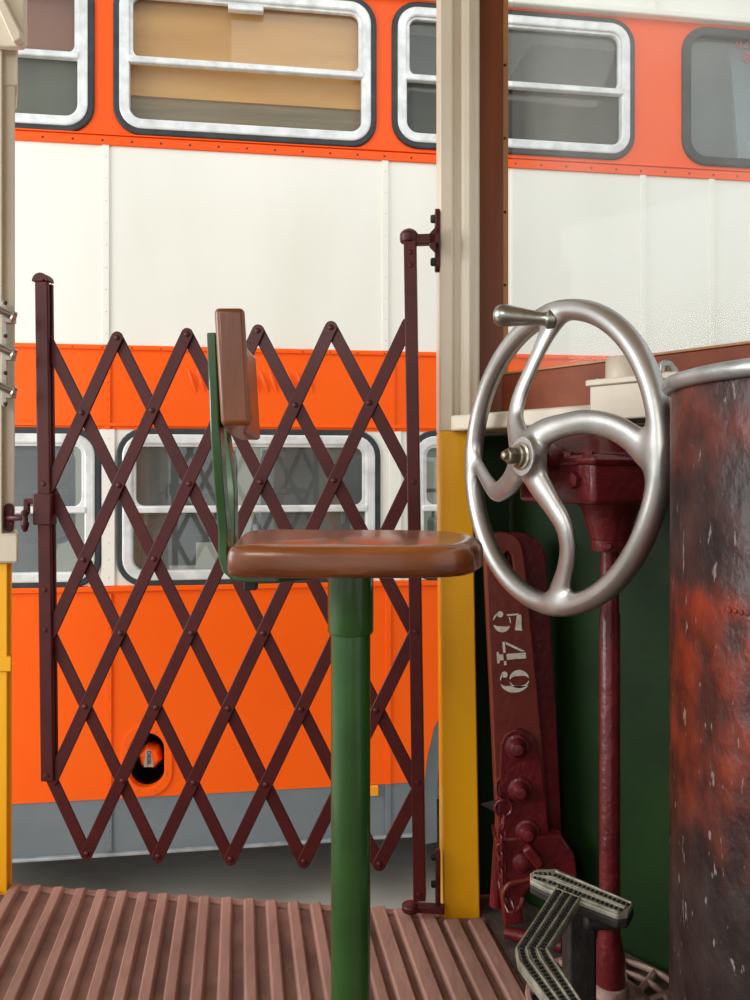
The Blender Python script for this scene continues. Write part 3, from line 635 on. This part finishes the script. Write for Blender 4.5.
for (yt, yb, xtop, xbot, ztop) in ((.975, 1.0, -.1965, -.1875, 1.122), (1.19, 1.17, -.233, -.208, 1.10)):
    xb_ = xbot
    path = [(xtop, 0, ztop), (xtop+(xb_-xtop)*.5, 0, 1.0), (xb_-.002, 0, .93), (xb_, 0, .88), (xb_, 0, .85), (xb_+.004, 0, .835), (xb_+.014, 0, .8265), (xb_+.03, 0, .824), (-.12, 0, .824), (PX-.02, 0, .824)]
    ys = [yt, yt, (yt+yb)/2, yb, yb, yb, yb, yb, yb, PY+(.02 if yt > 1.05 else -.02)]
    bm = NB(); ribbon(bm, path, ys, .03, .0115)
    s_ = obj('back_support', bm, M['stool_green'], stool, bevel=.002)
    bm = NB(); add_box(bm, (-.155, yb, .814), (.016, .016, .012)); obj('bolt', bm, M['dark_iron'], s_, bevel=.002)
# curved backrest, concave toward the seat
bm = NB(); NS = 14; rr_ = []
for k in range(NS+1):
    t = k/NS; y = .915+t*.375; bow = -.006*math.sin(PI*t); th_ = .035-.006*math.sin(PI*t)
    xl = -.184+bow-.043*t; e = min(1, 6*min(t, 1-t)+.55)
    z0, z1 = 1.008, 1.143
    rr_.append([Vector((xl+.008, y, z0)), Vector((xl+.008+th_, y, z0)), Vector((xl+th_, y, z1)), Vector((xl, y, z1))])
vs = [[bm.verts.new(v) for v in r] for r in rr_]
for A, B in zip(vs, vs[1:]):
    for k in range(4): bm.faces.new((A[k], A[(k+1) % 4], B[(k+1) % 4], B[k]))
bm.faces.new(vs[0][::-1]); bm.faces.new(vs[-1]); obj('backrest', bm, M['back_wood'], stool, bevel=.006, seg=4)

# ================================================================== HAND BRAKE (wheel, gear housing, column)
SC = 1.2
nW = Vector((-.90607, -.42192, .03206)); aW = Vector((.42213, -.90653, 0)); bW = Vector((.02906, .01353, .99949)); cW = Vector((.2553*SC, 1.1545*SC, CAMZ+.0262*SC))
RO = .226*SC; rt = .0150*SC; RC = RO-rt; DH = .046
WMAT = Matrix(((aW.x, bW.x, nW.x, cW.x), (aW.y, bW.y, nW.y, cW.y), (aW.z, bW.z, nW.z, cW.z), (0, 0, 0, 1)))
def dish(rho): return DH*max(0, 1-rho/RC)**.9
def WP(x, y):     # point of the photo's wheel -> (u, v, w) in the wheel's own frame on the dished surface
    px, py = 460+x/2.941, 290+y/2.941; r = Vector(((px-HX)/F, 1, -(py-HY)/F)); o_ = Vector((0, 0, CAMZ)); w = 0
    for _ in range(25):
        t = ((cW+nW*w)-o_).dot(nW)/r.dot(nW); q = o_+r*t-cW; u, v = q.dot(aW), q.dot(bW); w = w*.5+.5*dish(math.hypot(u, v))
    return (u, v, w)
spokes = [([(190, 480), (170, 425), (163, 375), (176, 310), (205, 240), (232, 180), (256, 128), (275, 90)], [.030, .021, .0165, .0145, .013, .013, .016, .020]),
          ([(190, 480), (235, 428), (300, 400), (370, 388), (440, 400), (500, 432), (545, 475), (590, 520)], [.030, .022, .0175, .0165, .017, .018, .020, .018]),
          ([(190, 480), (228, 560), (268, 625), (305, 690), (318, 760), (308, 830), (292, 885), (285, 930)], [.030, .022, .018, .016, .0155, .0155, .018, .021]),
          ([(190, 480), (160, 550), (128, 585), (105, 592), (85, 570), (62, 530), (38, 480)], [.028, .022, .018, .0155, .0135, .0125, .010])]
segs = []
for pts, rad in spokes:
    q = [Vector(WP(*p)) for p in pts]; sm = spline(q, 4); rs = np.interp(np.linspace(0, 1, len(sm)), np.linspace(0, 1, len(rad)), rad)
    for i in range(len(sm)-1): segs.append((np.array(sm[i]), np.array(sm[i+1]), rs[i], rs[i+1]))
def wheel_sdf(X, Y, Z):
    rho = np.sqrt(X*X+Y*Y); D = np.sqrt((rho-RC)**2+(Z*1.0)**2)-rt
    K = 1.9; E = None
    for a, c, r0, r1 in segs:
        ba = c-a; pax, pay, paz = X-a[0], Y-a[1], (Z-a[2])*K; bz = ba[2]*K
        h = np.clip((pax*ba[0]+pay*ba[1]+paz*bz)/max(1e-9, ba[0]**2+ba[1]**2+bz**2), 0, 1)
        d = np.sqrt((pax-ba[0]*h)**2+(pay-ba[1]*h)**2+(paz-bz*h)**2)-(r0+(r1-r0)*h)*1.12
        E = d if E is None else smin(E, d, .004)
    E = np.maximum(E*.75, rho-RC-rt*.3); D = smin(D, E, .019)
    hub = np.maximum(rho-.034, np.abs(Z-DH-.004)-.014); return smin(D, hub, .014)
brake = thing('hand_brake', 'polished spoked handwheel on a maroon cast gear column before the green dash', 'brake', (.42, 1.44, 0))
me = surface_nets(wheel_sdf, (-RO-.012, -RO-.012, -.035), (RO+.012, RO+.012, .085), .0026)
me.transform(WMAT); wheel = link_mesh('handwheel', me, M['steel'], brake)
sm_ = wheel.modifiers.new('smooth', 'SMOOTH'); sm_.factor = .5; sm_.iterations = 3
def WV(u, v, w): return WMAT @ Vector((u, v, w))
bm = NB(); add_lathe(bm, [(.024, 0), (.024, .004), (.0195, .006), (.0195, .012), (.0165, .014), (.0165, .017)], WV(0, 0, DH+.016), nW, 28); nt_ = obj('hub_washer', bm, M['brass'], wheel)
bm = NB(); add_lathe(bm, [(.0145, 0), (.0145, .011), (.0125, .014), (.010, .015), (.008, .022), (.003, .0245), (0, .025)], WV(0, 0, DH+.033), nW, 6); obj('hub_nut', bm, M['brass'], wheel, bevel=.001)
gu = Vector(WP(280, 88)); g0 = WV(gu.x, gu.y, rt*.6)
bm = NB(); add_lathe(bm, [(.0175, -.006), (.0175, .006), (.0125, .010), (.0115, .016), (.0125, .028), (.015, .048), (.0175, .066), (.0195, .079), (.019, .090), (.014, .098), (.006, .101), (0, .1015)], g0, (P(499, 315, 1.40)-g0), 28); obj('grip', bm, M['grip'], wheel)
# gear housing
HX0, HY0 = .424, 1.445
Rw = Matrix((Vector((-aW.y, aW.x, 0)).normalized(), Vector((aW.x, aW.y, 0)).normalized(), UP3)).transposed()   # x along axle away from wheel
def hz_(py): return CAMZ-(py-HY)/F*1.40
hc = Vector((HX0, HY0, 0))
def hb_(bm, cx, cy, z0, z1, sx, sy): add_box(bm, hc+Rw @ Vector((cx, cy, 0))+UP3*((z0+z1)/2), (sx, sy, z1-z0), Rw)
bm = NB()
hb_(bm, -.025, 0, hz_(503), hz_(462), .20, .21); hb_(bm, -.025, 0, hz_(466), hz_(456), .215, .228)
body = obj('gear_housing', bm, M['maroon_iron'], brake, bevel=.012, seg=3)
bm = NB()
L0 = [hc+Rw @ Vector((x, y, 0))+UP3*hz_(458) for x, y in ((-.12, -.1), (.07, -.1), (.07, .1), (-.12, .1))]; L1 = [hc+Rw @ Vector((x, y, 0))+UP3*(hz_(432)) for x, y in ((-.09, -.085), (.05, -.085), (.05, .06), (-.09, .06))]
add_hull8(bm, L0, L1); obj('housing_cover', bm, M['maroon_iron'], body, bevel=.012, seg=3)
bm = NB(); add_lathe(bm, [(.026, 0), (.026, .02), (.02, .03), (.02, .125)], cW+nW*(DH-.02), -nW, 24); add_lathe(bm, [(.045, 0), (.042, .03)], cW-nW*.045, -nW, 28); obj('axle_boss', bm, M['maroon_iron'], brake)
for y in (-.09, -.03, .035, .09): bm = NB(); add_lathe(bm, [(.010, 0), (.010, .008), (.006, .011), (0, .011)], hc+Rw @ Vector((-.123, y, 0))+UP3*hz_(458), (0, 0, 1), 6); obj('bolt', bm, M['maroon_iron'], body)
for y in (-.06, .06): bm = NB(); add_lathe(bm, [(.014, 0), (.014, .01), (0, .012)], hc+Rw @ Vector((-.125, y, 0))+UP3*hz_(480), Rw @ Vector((-1, 0, 0)), 6); obj('bolt', bm, M['maroon_iron'], body)
bm = NB(); add_lathe(bm, [(.064, hz_(502)), (.052, hz_(508)), (.044, hz_(520)), (.034, hz_(541))][::-1], hc, (0, 0, 1), 28); obj('housing_neck', bm, M['maroon_iron'], body)
bm = NB(); add_lathe(bm, [(.032, hz_(553)), (.033, hz_(551)), (.033, hz_(542)), (.030, hz_(540))], hc, (0, 0, 1), 28); cl = obj('collar', bm, M['maroon_iron'], brake)
bm = NB(); v_ = Vector((-.35, -.94, 0)); add_lathe(bm, [(.008, 0), (.008, .006), (.005, .009), (0, .009)], hc+v_*.032+UP3*hz_(547), v_, 14); obj('set_screw', bm, M['maroon_iron'], cl)
bm = NB(); add_lathe(bm, [(.027, .0), (.027, .085), (.024, .1), (.0185, .13), (.0185, .70), (.0165, .705), (.0165, hz_(552))], hc, (0, 0, 1), 28); obj('column', bm, M['maroon_iron'], brake)
bm = NB(); add_lathe(bm, [(.06, .004), (.06, .016), (.034, .02), (.031, .034), (.027, .036)], hc, (0, 0, 1), 32); obj('column_foot', bm, M['grate'], brake)

# floor grating round the column
bm = NB()
cg = hc+Vector((.0, -.0, .0))
for k in range(5):
    rad = .065+.02*k
    if k in (0, 2, 4): add_tube(bm, [cg+Vector((rad*math.cos(a), rad*math.sin(a)*.9, .003)) for a in [2*PI*i/40 for i in range(40)]], .006, 6, True)
for k in range(14):
    a = 2*PI*k/14; add_tube(bm, [cg+Vector((.07*math.cos(a), .063*math.sin(a), .003)), cg+Vector((.145*math.cos(a+.25), .13*math.sin(a+.25), .003))], .006, 6)
tag(obj('floor_grating', bm, M['grate']), 'worn pinkish cast grating on the floor around the foot of the column', 'grating')

# ================================================================== LEVER 549
lev = thing('brake_lever', 'brown red lever with stencilled number 549 leaning by the green dash', 'lever', (.31, 1.69, 0))
LY = 1.66
def LP(px, py, d=0): return P(px, py, LY+d)
ang = []
tl, tr, bl_, br_ = (487, 560), (521, 553), (500, 842), (549, 842)
def front_pt(s, t):   # s along the bar 0..1, t across 0..1
    a = Vector(tl).lerp(Vector(bl_), s); c = Vector(tr).lerp(Vector(br_), s); q = a.lerp(c, t); return q
def capouter(k): pass
outl = [(500, 842), (493, 690), (487, 562), (486.5, 553), (488.5, 545), (492, 539.5), (497, 535.5), (503.5, 534), (510, 535), (515.5, 538), (519, 543), (521.5, 550), (523.5, 562), (537, 700), (549, 842)]
slot = [(502, 556), (505, 551), (509, 550), (513, 555), (516, 575), (515, 580), (511, 581), (508, 577)]
def lplate(name, loops, Yf, th, m, parent, bev=.003):
    me = plate_mesh(name, [[((x-HX)/F*Yf, CAMZ-(y-HY)/F*Yf) for x, y in L] for L in loops], th, bev)
    me.transform(Matrix.Translation((0, Yf+th/2, 0)) @ XZ); return link_mesh(name, me, m, parent)
bar = lplate('lever_bar', [outl, slot], LY, .045, M['lever_red'], lev, .003)
# backing bar, widening to the foot
lplate('back_bar', [[(505, 545), (508, 538), (516, 534.5), (526, 535), (535, 539), (541, 546), (544, 556), (546, 575), (554, 700), (561, 842), (540, 842), (530, 700)]], LY+.03, .045, M['maroon_iron'], lev)
lplate('lever_cheek', [[(501.5, 760), (502, 745), (506, 736), (514, 731), (522, 731), (530, 736), (536, 745), (540, 762), (549, 842), (500, 842)]], LY-.007, .01, M['maroon_iron'], lev)
for px, py in ((517, 747), (520, 790), (527, 832)):
    bm = NB(); c = P(px, py, LY-.007); add_lathe(bm, [(.026, 0), (.025, .004), (.020, .006), (.019, .012), (.013, .018), (.011, .024), (0, .026)], c, (-.1, -1, .05), 20); obj('pivot_bolt', bm, M['maroon_iron'], lev)
# foot casting
ft = lplate('foot_casting', [[(499, 841), (560, 838), (572, 856), (576, 885), (574, 918), (560, 924), (556, 905), (545, 890), (528, 886), (519, 900), (521, 922), (508, 924), (505, 900), (503, 870)]], LY-.02, .07, M['maroon_iron'], lev, .006)
bm = NB(); c = P(522, 862, LY-.02); add_lathe(bm, [(.022, 0), (.02, .01), (.01, .016), (0, .017)], c+Vector((0, .004, 0)), (0, -1, 0), 18); obj('pivot_bolt', bm, M['maroon_iron'], ft)
bm = NB(); add_box(bm, P(533, 856, LY-.03), (.05, .02, .022), Matrix.Rotation(.9, 3, 'Y')); obj('ratchet_pawl', bm, M['maroon_iron'], ft, bevel=.005)
bm = NB(); add_tube(bm, [Pz(505, 932, .012), Pz(530, 938, .012), Pz(562, 946, .014)], .012, 12); obj('foot_pin', bm, M['maroon_iron'], ft)
bm = NB(); add_tube(bm, spline([P(540, 868, 1.63), P(533, 878, 1.62), P(518, 882, 1.615), P(508, 885, 1.61), P(503, 895, 1.61), P(506, 906, 1.61), P(513, 911, 1.61), P(520, 906, 1.61), P(523, 897, 1.61)], 5), .0045, 8); obj('wire_hook', bm, M['lever_red'], lev)
# stencil digits, turned a quarter turn clockwise: digit (x right, y up) with height 1
def arc(cx, cy, rx, ry, a0, a1, w0, wm_, w1, n=18):
    o1, o2 = [], []
    for k in range(n+1):
        t = k/n; a = math.radians(a0+(a1-a0)*t); w = (w0*(1-t)**2+2*wm_*t*(1-t)*2*.75+w1*t*t); 
        o1.append((cx+rx*math.cos(a), cy+ry*math.sin(a))); o2.append((cx+(rx-w)*math.cos(a), cy+(ry-w*.6)*math.sin(a)))
    return o1+o2[::-1]
def disc(cx, cy, r, n=14): return [(cx+r*math.cos(2*PI*k/n), cy+r*math.sin(2*PI*k/n)) for k in range(n)]
dig = {'5': [[(.15, .96), (.2, 1.0), (.62, .97), (.72, 1.0), (.68, .74), (.2, .84)], [(.12, .9), (.17, .9), (.17, .52), (.12, .48)],
             arc(.36, .31, .36, .31, 60, -75, .05, .24, .05), arc(.36, .31, .3, .31, 120, 75, .04, .05, .04), arc(.36, .31, .34, .31, 200, 255, .04, .06, .04), disc(.1, .27, .105)],
       '4': [[(.42, 1.0), (.62, 1.0), (.62, .34), (.42, .34)], [(.42, .22), (.62, .22), (.62, .1), (.72, .06), (.72, 0), (.32, 0), (.32, .06), (.42, .1)],
             [(.37, .98), (.37, .84), (.09, .34), (.0, .34)], [(.0, .31), (.37, .31), (.37, .23), (.0, .23)], [(.66, .31), (.8, .31), (.8, .23), (.66, .23)]],
       '9': [arc(.36, .68, .34, .32, 82, -82+0, .04, .2, .04), arc(.34, .68, .32, .32, 98, 262, .04, .22, .04), 
             arc(.36, .5, .34, .5, 25, -75, .14, .24, .05), disc(.14, .17, .1), arc(.32, .2, .26, .2, 205, 275, .04, .05, .04)]}
dig['9'] = [arc(.33, .66, .33, .34, 98, 262, .05, .24, .05), arc(.36, .66, .26, .34, 80, -80, .05, .06, .05)+[], arc(.38, .5, .38, .5, 62, -78, .06, .27, .05), disc(.12, .17, .105), arc(.30, .22, .26, .22, 215, 270, .04, .06, .04)]
for ch, (cx, cy) in (('5', (507.5, 622)), ('4', (511.2, 652.5)), ('9', (514.8, 681.5))):
    bm = NB(); tilt = math.radians(-4.5)
    for poly in dig[ch]:
        pts = []
        for dx, dy in poly:
            qx, qy = (dy-.5)*29, (dx-.38)*29        # up -> right, right -> down
            pts.append(P(cx+qx*math.cos(tilt)-qy*math.sin(tilt)*-1*-1, cy+qx*math.sin(tilt)+qy, LY-.0012))
        f0 = [bm.verts.new(p) for p in pts]; 
        try: bm.faces.new(f0)
        except Exception: pass
    g_ = bmesh.ops.triangulate(bm, faces=bm.faces[:]); ex = bmesh.ops.extrude_face_region(bm, geom=bm.faces[:]); vv = [v for v in ex['geom'] if isinstance(v, bmesh.types.BMVert)]; bmesh.ops.translate(bm, verts=vv, vec=(0, .0016, 0))
    obj('stencilled_digit', bm, M['white_paint'], bar, smooth=False)
# chain and its bracket
chn = thing('safety_chain', 'maroon painted chain hanging beside the numbered lever', 'chain', tuple(P(502, 888, 1.64)))
def link(c, ax, up, L=.016, w=.008, r=.0028):
    c = Vector(c); ax = Vector(ax).normalized(); up = Vector(up).normalized(); pts = []
    for k in range(16):
        a = 2*PI*k/16; s = math.sin(a); x = math.cos(a)*w; y = s*w*.9+(L-w)*(1 if s > .01 else -1 if s < -.01 else 0); pts.append(c+ax*x+up*y)
    bm = NB(); add_tube(bm, pts, r, 6, True); return bm
cp = spline([P(503, 822, 1.635), P(501, 840, 1.625), P(502, 860, 1.64), P(502, 880, 1.635), P(505, 895, 1.62), P(510, 907, 1.6)], 4)
tot = [cp[0]]
for q in cp[1:]:
    while (q-tot[-1]).length > .019: tot.append(tot[-1]+(q-tot[-1]).normalized()*.019)
for k, q in enumerate(tot):
    d = (tot[min(k+1, len(tot)-1)]-tot[max(k-1, 0)]).normalized(); s = d.cross(Vector((0, 1, 0))).normalized(); ax = s if k % 2 else (d.cross(s))
    obj('chain_link', link(q, ax, d, .0145, .0075, .0026), M['maroon_iron'], chn)
bm = NB(); add_tube(bm, [P(503.5, 808, 1.645)+Vector((.017*math.cos(a), 0, .017*math.sin(a))) for a in [2*PI*k/20 for k in range(20)]], .0035, 8, True); obj('ring', bm, M['maroon_iron'], chn)
bm = NB(); add_tube(bm, spline([P(499, 778, 1.66), P(496, 788, 1.65), P(499, 797, 1.645), P(505, 801, 1.643), P(509, 799, 1.65)], 5), .0035, 8); obj('hook', bm, M['maroon_iron'], chn)
br3 = thing('chain_bracket', 'small triangular iron plate beside the lever holding the chain', 'bracket', tuple(P(500, 815, 1.67)))
bm = NB(); add_prism(bm, [P(481.5, 805, 1.665), P(504, 799, 1.655), P(510, 808, 1.655), P(497, 813, 1.66)], (0, .006, 0)); add_box(bm, P(503, 808, 1.72), (.01, .13, .014)); obj('plate', bm, M['dark_iron'], br3)
bm = NB(); add_tube(bm, [P(503, 776, 1.69), P(502, 800, 1.69), P(498, 850, 1.69), P(496, 905, 1.70)], [.012, .012, .011, .014], 12); add_tube(bm, [P(503, 780, 1.68), P(503, 790, 1.67)], [.012, .009], 10); obj('release_rod', bm, M['maroon_iron'], lev)

# ================================================================== FOOT PEDAL
ped = thing('foot_pedal', 'worn grey T-shaped foot pedal with studded tread at the lower right', 'pedal', (.27, 1.2, 0))
PZ = .30
def pq(px, py, z=PZ): return Pz(px, py, z)
barp = [(530, 873), (537, 869), (556, 868.5), (634, 902), (628, 914), (617, 915), (545, 888), (530, 880)]
bm = NB(); add_prism(bm, [pq(*p) for p in barp], (0, 0, -.008)); tb = obj('pedal_bar', bm, M['pedal'], ped, bevel=.002)
bm = NB(); add_prism(bm, [pq(*p)+UP3*-.0081 for p in barp], (0, 0, -.014)); obj('bar_underside', bm, M['dark_iron'], tb, bevel=.003)
stemp = [(557, 885), (582, 897), (549, 950), (553, 958), (600, 1030), (575, 1040), (518, 962), (515, 948)]
bm = NB(); add_prism(bm, [pq(*p) for p in stemp], (0, 0, -.012)); sp_ = obj('pedal_stem', bm, M['pedal'], ped, bevel=.002)
def ridge(path, parent, r=.0018):
    bm = NB(); add_tube(bm, [pq(*p)+UP3*.001 for p in path], r, 6); obj('tread_ridge', bm, M['pedal'], parent)
def studs(path, parent, step=.0075, w=.006):
    pts = [pq(*p) for p in path]; bm = NB()
    for a, c in zip(pts, pts[1:]):
        L = (c-a).length; d = (c-a).normalized(); s = Vector((-d.y, d.x, 0)); k = step/2
        while k < L: add_box(bm, a+d*k+UP3*.0008, (.0036, .0058, .0026), Matrix((d, s, UP3)).transposed()); k += step
    o = obj('slot_shade', bm, M['black'], parent); o['kind'] = 'stuff'; o['label'] = 'black blocks painted as the shade in the tread slots'  # shade of the tread holes, drawn as black blocks
def lerp2(a, c, t): return (a[0]+(c[0]-a[0])*t, a[1]+(c[1]-a[1])*t)
La = [(557, 886), (515.5, 949), (518, 962), (575, 1038)]; Lb = [(582, 897), (548, 950), (553, 958), (600, 1030)]
for t in (.04, .34, .66, .96): ridge([lerp2(a, c, t) for a, c in zip(La, Lb)], sp_)
for t in (.19, .5, .81): studs([lerp2(a, c, t) for a, c in zip(La, Lb)], sp_)
Ba = [(534, 872), (556, 871), (632, 903)]; Bb = [(532, 880), (545, 886), (618, 914)]
for t in (0.05, .45, .55, .95): ridge([lerp2(a, c, t) for a, c in zip(Ba, Bb)], tb)
for t in (.25, .72): studs([lerp2(a, c, t) for a, c in zip(Ba, Bb)], tb)
bm = NB(); c = Pz(577, 905, PZ-.03); add_box(bm, (c.x+.008, c.y+.02, (PZ-.03)/2-.004), (.045, .05, PZ-.022)); add_lathe(bm, [(.012, 0), (.012, .05)], (c.x+.008, c.y-.012, PZ-.05), (1, 0, 0), 14); obj('pedal_post', bm, M['dark_iron'], ped, bevel=.005)
bm = NB(); q = pq(598, 1035); add_tube(bm, [q-UP3*.02, Vector((q.x, q.y+.05, .0))], .016, 10); obj('pedal_link', bm, M['dark_iron'], ped)

# ================================================================== CONTROLLER
ctl = thing('tram_controller', 'tall scuffed black and red drum controller with metal rim, at the right edge', 'controller', (.597, .983, 0))
cm = bpy.data.materials.new('scuffed controller paint'); cm.use_nodes = True; nt = cm.node_tree; pb = nt.nodes['Principled BSDF']
tc = nt.nodes.new('ShaderNodeTexCoord'); sx = nt.nodes.new('ShaderNodeSeparateXYZ'); nt.links.new(tc.outputs['Object'], sx.inputs[0])
mp = nt.nodes.new('ShaderNodeMapping'); mp.inputs['Scale'].default_value = (1, 1, .7); nt.links.new(tc.outputs['Object'], mp.inputs[0])
n1 = nt.nodes.new('ShaderNodeTexNoise'); n1.inputs['Scale'].default_value = 7; n1.inputs['Detail'].default_value = 9; n1.inputs['Roughness'].default_value = .62; nt.links.new(mp.outputs[0], n1.inputs['Vector'])
# worn band of red lead showing between two dark areas, edges broken by noise
zz = nt.nodes.new('ShaderNodeMath'); zz.operation = 'MULTIPLY_ADD'; zz.inputs[1].default_value = .20; nt.links.new(n1.outputs['Fac'], zz.inputs[0]); nt.links.new(sx.outputs['Z'], zz.inputs[2])
cr = nt.nodes.new('ShaderNodeValToRGB'); el = cr.color_ramp.elements; el[0].position = 0; el[0].color = (0, 0, 0, 1); el[1].position = 1; el[1].color = (.4, .4, .4, 1)
for pos, v in ((.60, 0), (.69, .55), (.80, .7), (.92, .9), (.95, .1), (1.04, .08)):
    e = el.new(min(1, pos/1.4)); e.color = (v, v, v, 1)
e = el.new(1.09/1.4); e.color = (.45, .45, .45, 1)
dv = nt.nodes.new('ShaderNodeMath'); dv.operation = 'DIVIDE'; dv.inputs[1].default_value = 1.4; nt.links.new(zz.outputs[0], dv.inputs[0]); nt.links.new(dv.outputs[0], cr.inputs[0])
n2 = nt.nodes.new('ShaderNodeTexNoise'); n2.inputs['Scale'].default_value = 24; n2.inputs['Detail'].default_value = 8; nt.links.new(mp.outputs[0], n2.inputs['Vector'])
dk = nt.nodes.new('ShaderNodeValToRGB'); dk.color_ramp.elements[0].position = .35; dk.color_ramp.elements[0].color = lin((30, 22, 23)); dk.color_ramp.elements[1].position = .7; dk.color_ramp.elements[1].color = lin((56, 44, 42)); nt.links.new(n2.outputs['Fac'], dk.inputs[0])
rd = nt.nodes.new('ShaderNodeValToRGB'); rd.color_ramp.elements[0].position = .38; rd.color_ramp.elements[0].color = lin((70, 22, 16)); rd.color_ramp.elements[1].position = .66; rd.color_ramp.elements[1].color = lin((150, 50, 20)); nt.links.new(n2.outputs['Fac'], rd.inputs[0])
mx = nt.nodes.new('ShaderNodeMix'); mx.data_type = 'RGBA'; nt.links.new(cr.outputs[0], mx.inputs[0]); nt.links.new(dk.outputs[0], mx.inputs[6]); nt.links.new(rd.outputs[0], mx.inputs[7])
n3 = nt.nodes.new('ShaderNodeTexNoise'); n3.inputs['Scale'].default_value = 75; n3.inputs['Detail'].default_value = 6; mp3 = nt.nodes.new('ShaderNodeMapping'); mp3.inputs['Scale'].default_value = (1.6, 1.6, .5); nt.links.new(tc.outputs['Object'], mp3.inputs[0]); nt.links.new(mp3.outputs[0], n3.inputs['Vector'])
ch = nt.nodes.new('ShaderNodeValToRGB'); ch.color_ramp.elements[0].position = .655; ch.color_ramp.elements[0].color = (0, 0, 0, 1); ch.color_ramp.elements[1].position = .70; ch.color_ramp.elements[1].color = (.7, .7, .7, 1); nt.links.new(n3.outputs['Fac'], ch.inputs[0])
mx2 = nt.nodes.new('ShaderNodeMix'); mx2.data_type = 'RGBA'; nt.links.new(ch.outputs[0], mx2.inputs[0]); nt.links.new(mx.outputs[2], mx2.inputs[6]); mx2.inputs[7].default_value = lin((150, 138, 132)); nt.links.new(mx2.outputs[2], pb.inputs['Base Color'])
bp = nt.nodes.new('ShaderNodeBump'); bp.inputs['Strength'].default_value = .55; bp.inputs['Distance'].default_value = .012; nt.links.new(n2.outputs['Fac'], bp.inputs['Height']); nt.links.new(bp.outputs[0], pb.inputs['Normal']); pb.inputs['Roughness'].default_value = .38; pb.inputs['Specular IOR Level'].default_value = .4
bm = NB(); add_lathe(bm, [(.226, 0), (.226, .03), (.222, .035), (.22, 1.05), (.218, 1.06)], (.597, .983, 0), (0, 0, 1), 96); cas = obj('casing', bm, cm, ctl)
bm = NB(); add_lathe(bm, [(.2, 1.059), (.224, 1.0585), (.229, 1.061), (.2315, 1.066), (.231, 1.072), (.227, 1.0765), (.218, 1.079), (.15, 1.083), (0, 1.085)], (.597, .983, 0), (0, 0, 1), 96); obj('top_rim', bm, M['rim_metal'], ctl)
bm = NB(); add_lathe(bm, [(.03, 0), (.028, .03), (.014, .035), (.014, .05), (0, .05)], (.62, 1.0, 1.083), (0, 0, 1), 20); obj('spindle', bm, M['rim_metal'], ctl)
for z in (.80,):
    for k in range(10):
        bm = NB(); a = PI+.42+.035*k; c = Vector((.597+.2203*math.cos(a), .983+.2203*math.sin(a), z)); add_lathe(bm, [(.0035, 0), (.003, .0015), (0, .002)], c, (math.cos(a), math.sin(a), 0), 8); obj('rivet', bm, cm, cas)

# ================================================================== CREAM BOX on the ledge
bx = thing('switch_box', 'cream painted metal switch box on the ledge beneath the windscreen', 'box', (.44, 1.43, LZ))
e1 = (lc-lb).normalized(); e2 = Vector((-e1.y, e1.x, 0)); e2 = e2 if e2.y > 0 else -e2; Rb = Matrix((e1, e2, UP3)).transposed()
b0 = Vector(((589.5-HX)/F*1.412, 1.412, 0))
def bb(s0, s1, n0, n1, z0, z1): 
    bm = NB(); add_box(bm, b0+e1*((s0+s1)/2)+e2*((n0+n1)/2)+UP3*((z0+z1)/2), (s1-s0, n1-n0, z1-z0), Rb); return bm
obj('box_body', bb(0, .15, 0, .12, LZ+.0, 1.109), M['cream'], bx, bevel=.003)
obj('box_lid', bb(-.005, .165, -.006, .125, 1.108, 1.119), M['cream'], bx, bevel=.002)
bm = NB(); c = b0+e1*.040+e2*.050; add_lathe(bm, [(.034, 1.118), (.033, 1.156), (.030, 1.16), (.0, 1.16)], Vector((c.x, c.y, 0)), (0, 0, 1), 32); obj('cap', bm, M['cream'], bx)
bm = NB(); c = b0+e1*.0+e2*.0
pts = [P(660, 372, 1.36), P(660.5, 364, 1.36), P(665, 359.5, 1.36), P(672, 361, 1.36), P(679, 370, 1.36), P(679, 373, 1.36), P(674, 373, 1.36), P(670, 366, 1.36), P(666, 366, 1.36), P(665, 373, 1.36)]
add_prism(bm, pts, (0, .02, 0)); obj('lid_hasp', bm, M['rim_metal'], bx, bevel=.002)
for s in (.01, .14):
    bm = NB(); add_lathe(bm, [(.005, 0), (.004, .002), (0, .003)], b0+e1*s+e2*.01+UP3*1.119, (0, 0, 1), 10); obj('screw', bm, M['cream'], bx)
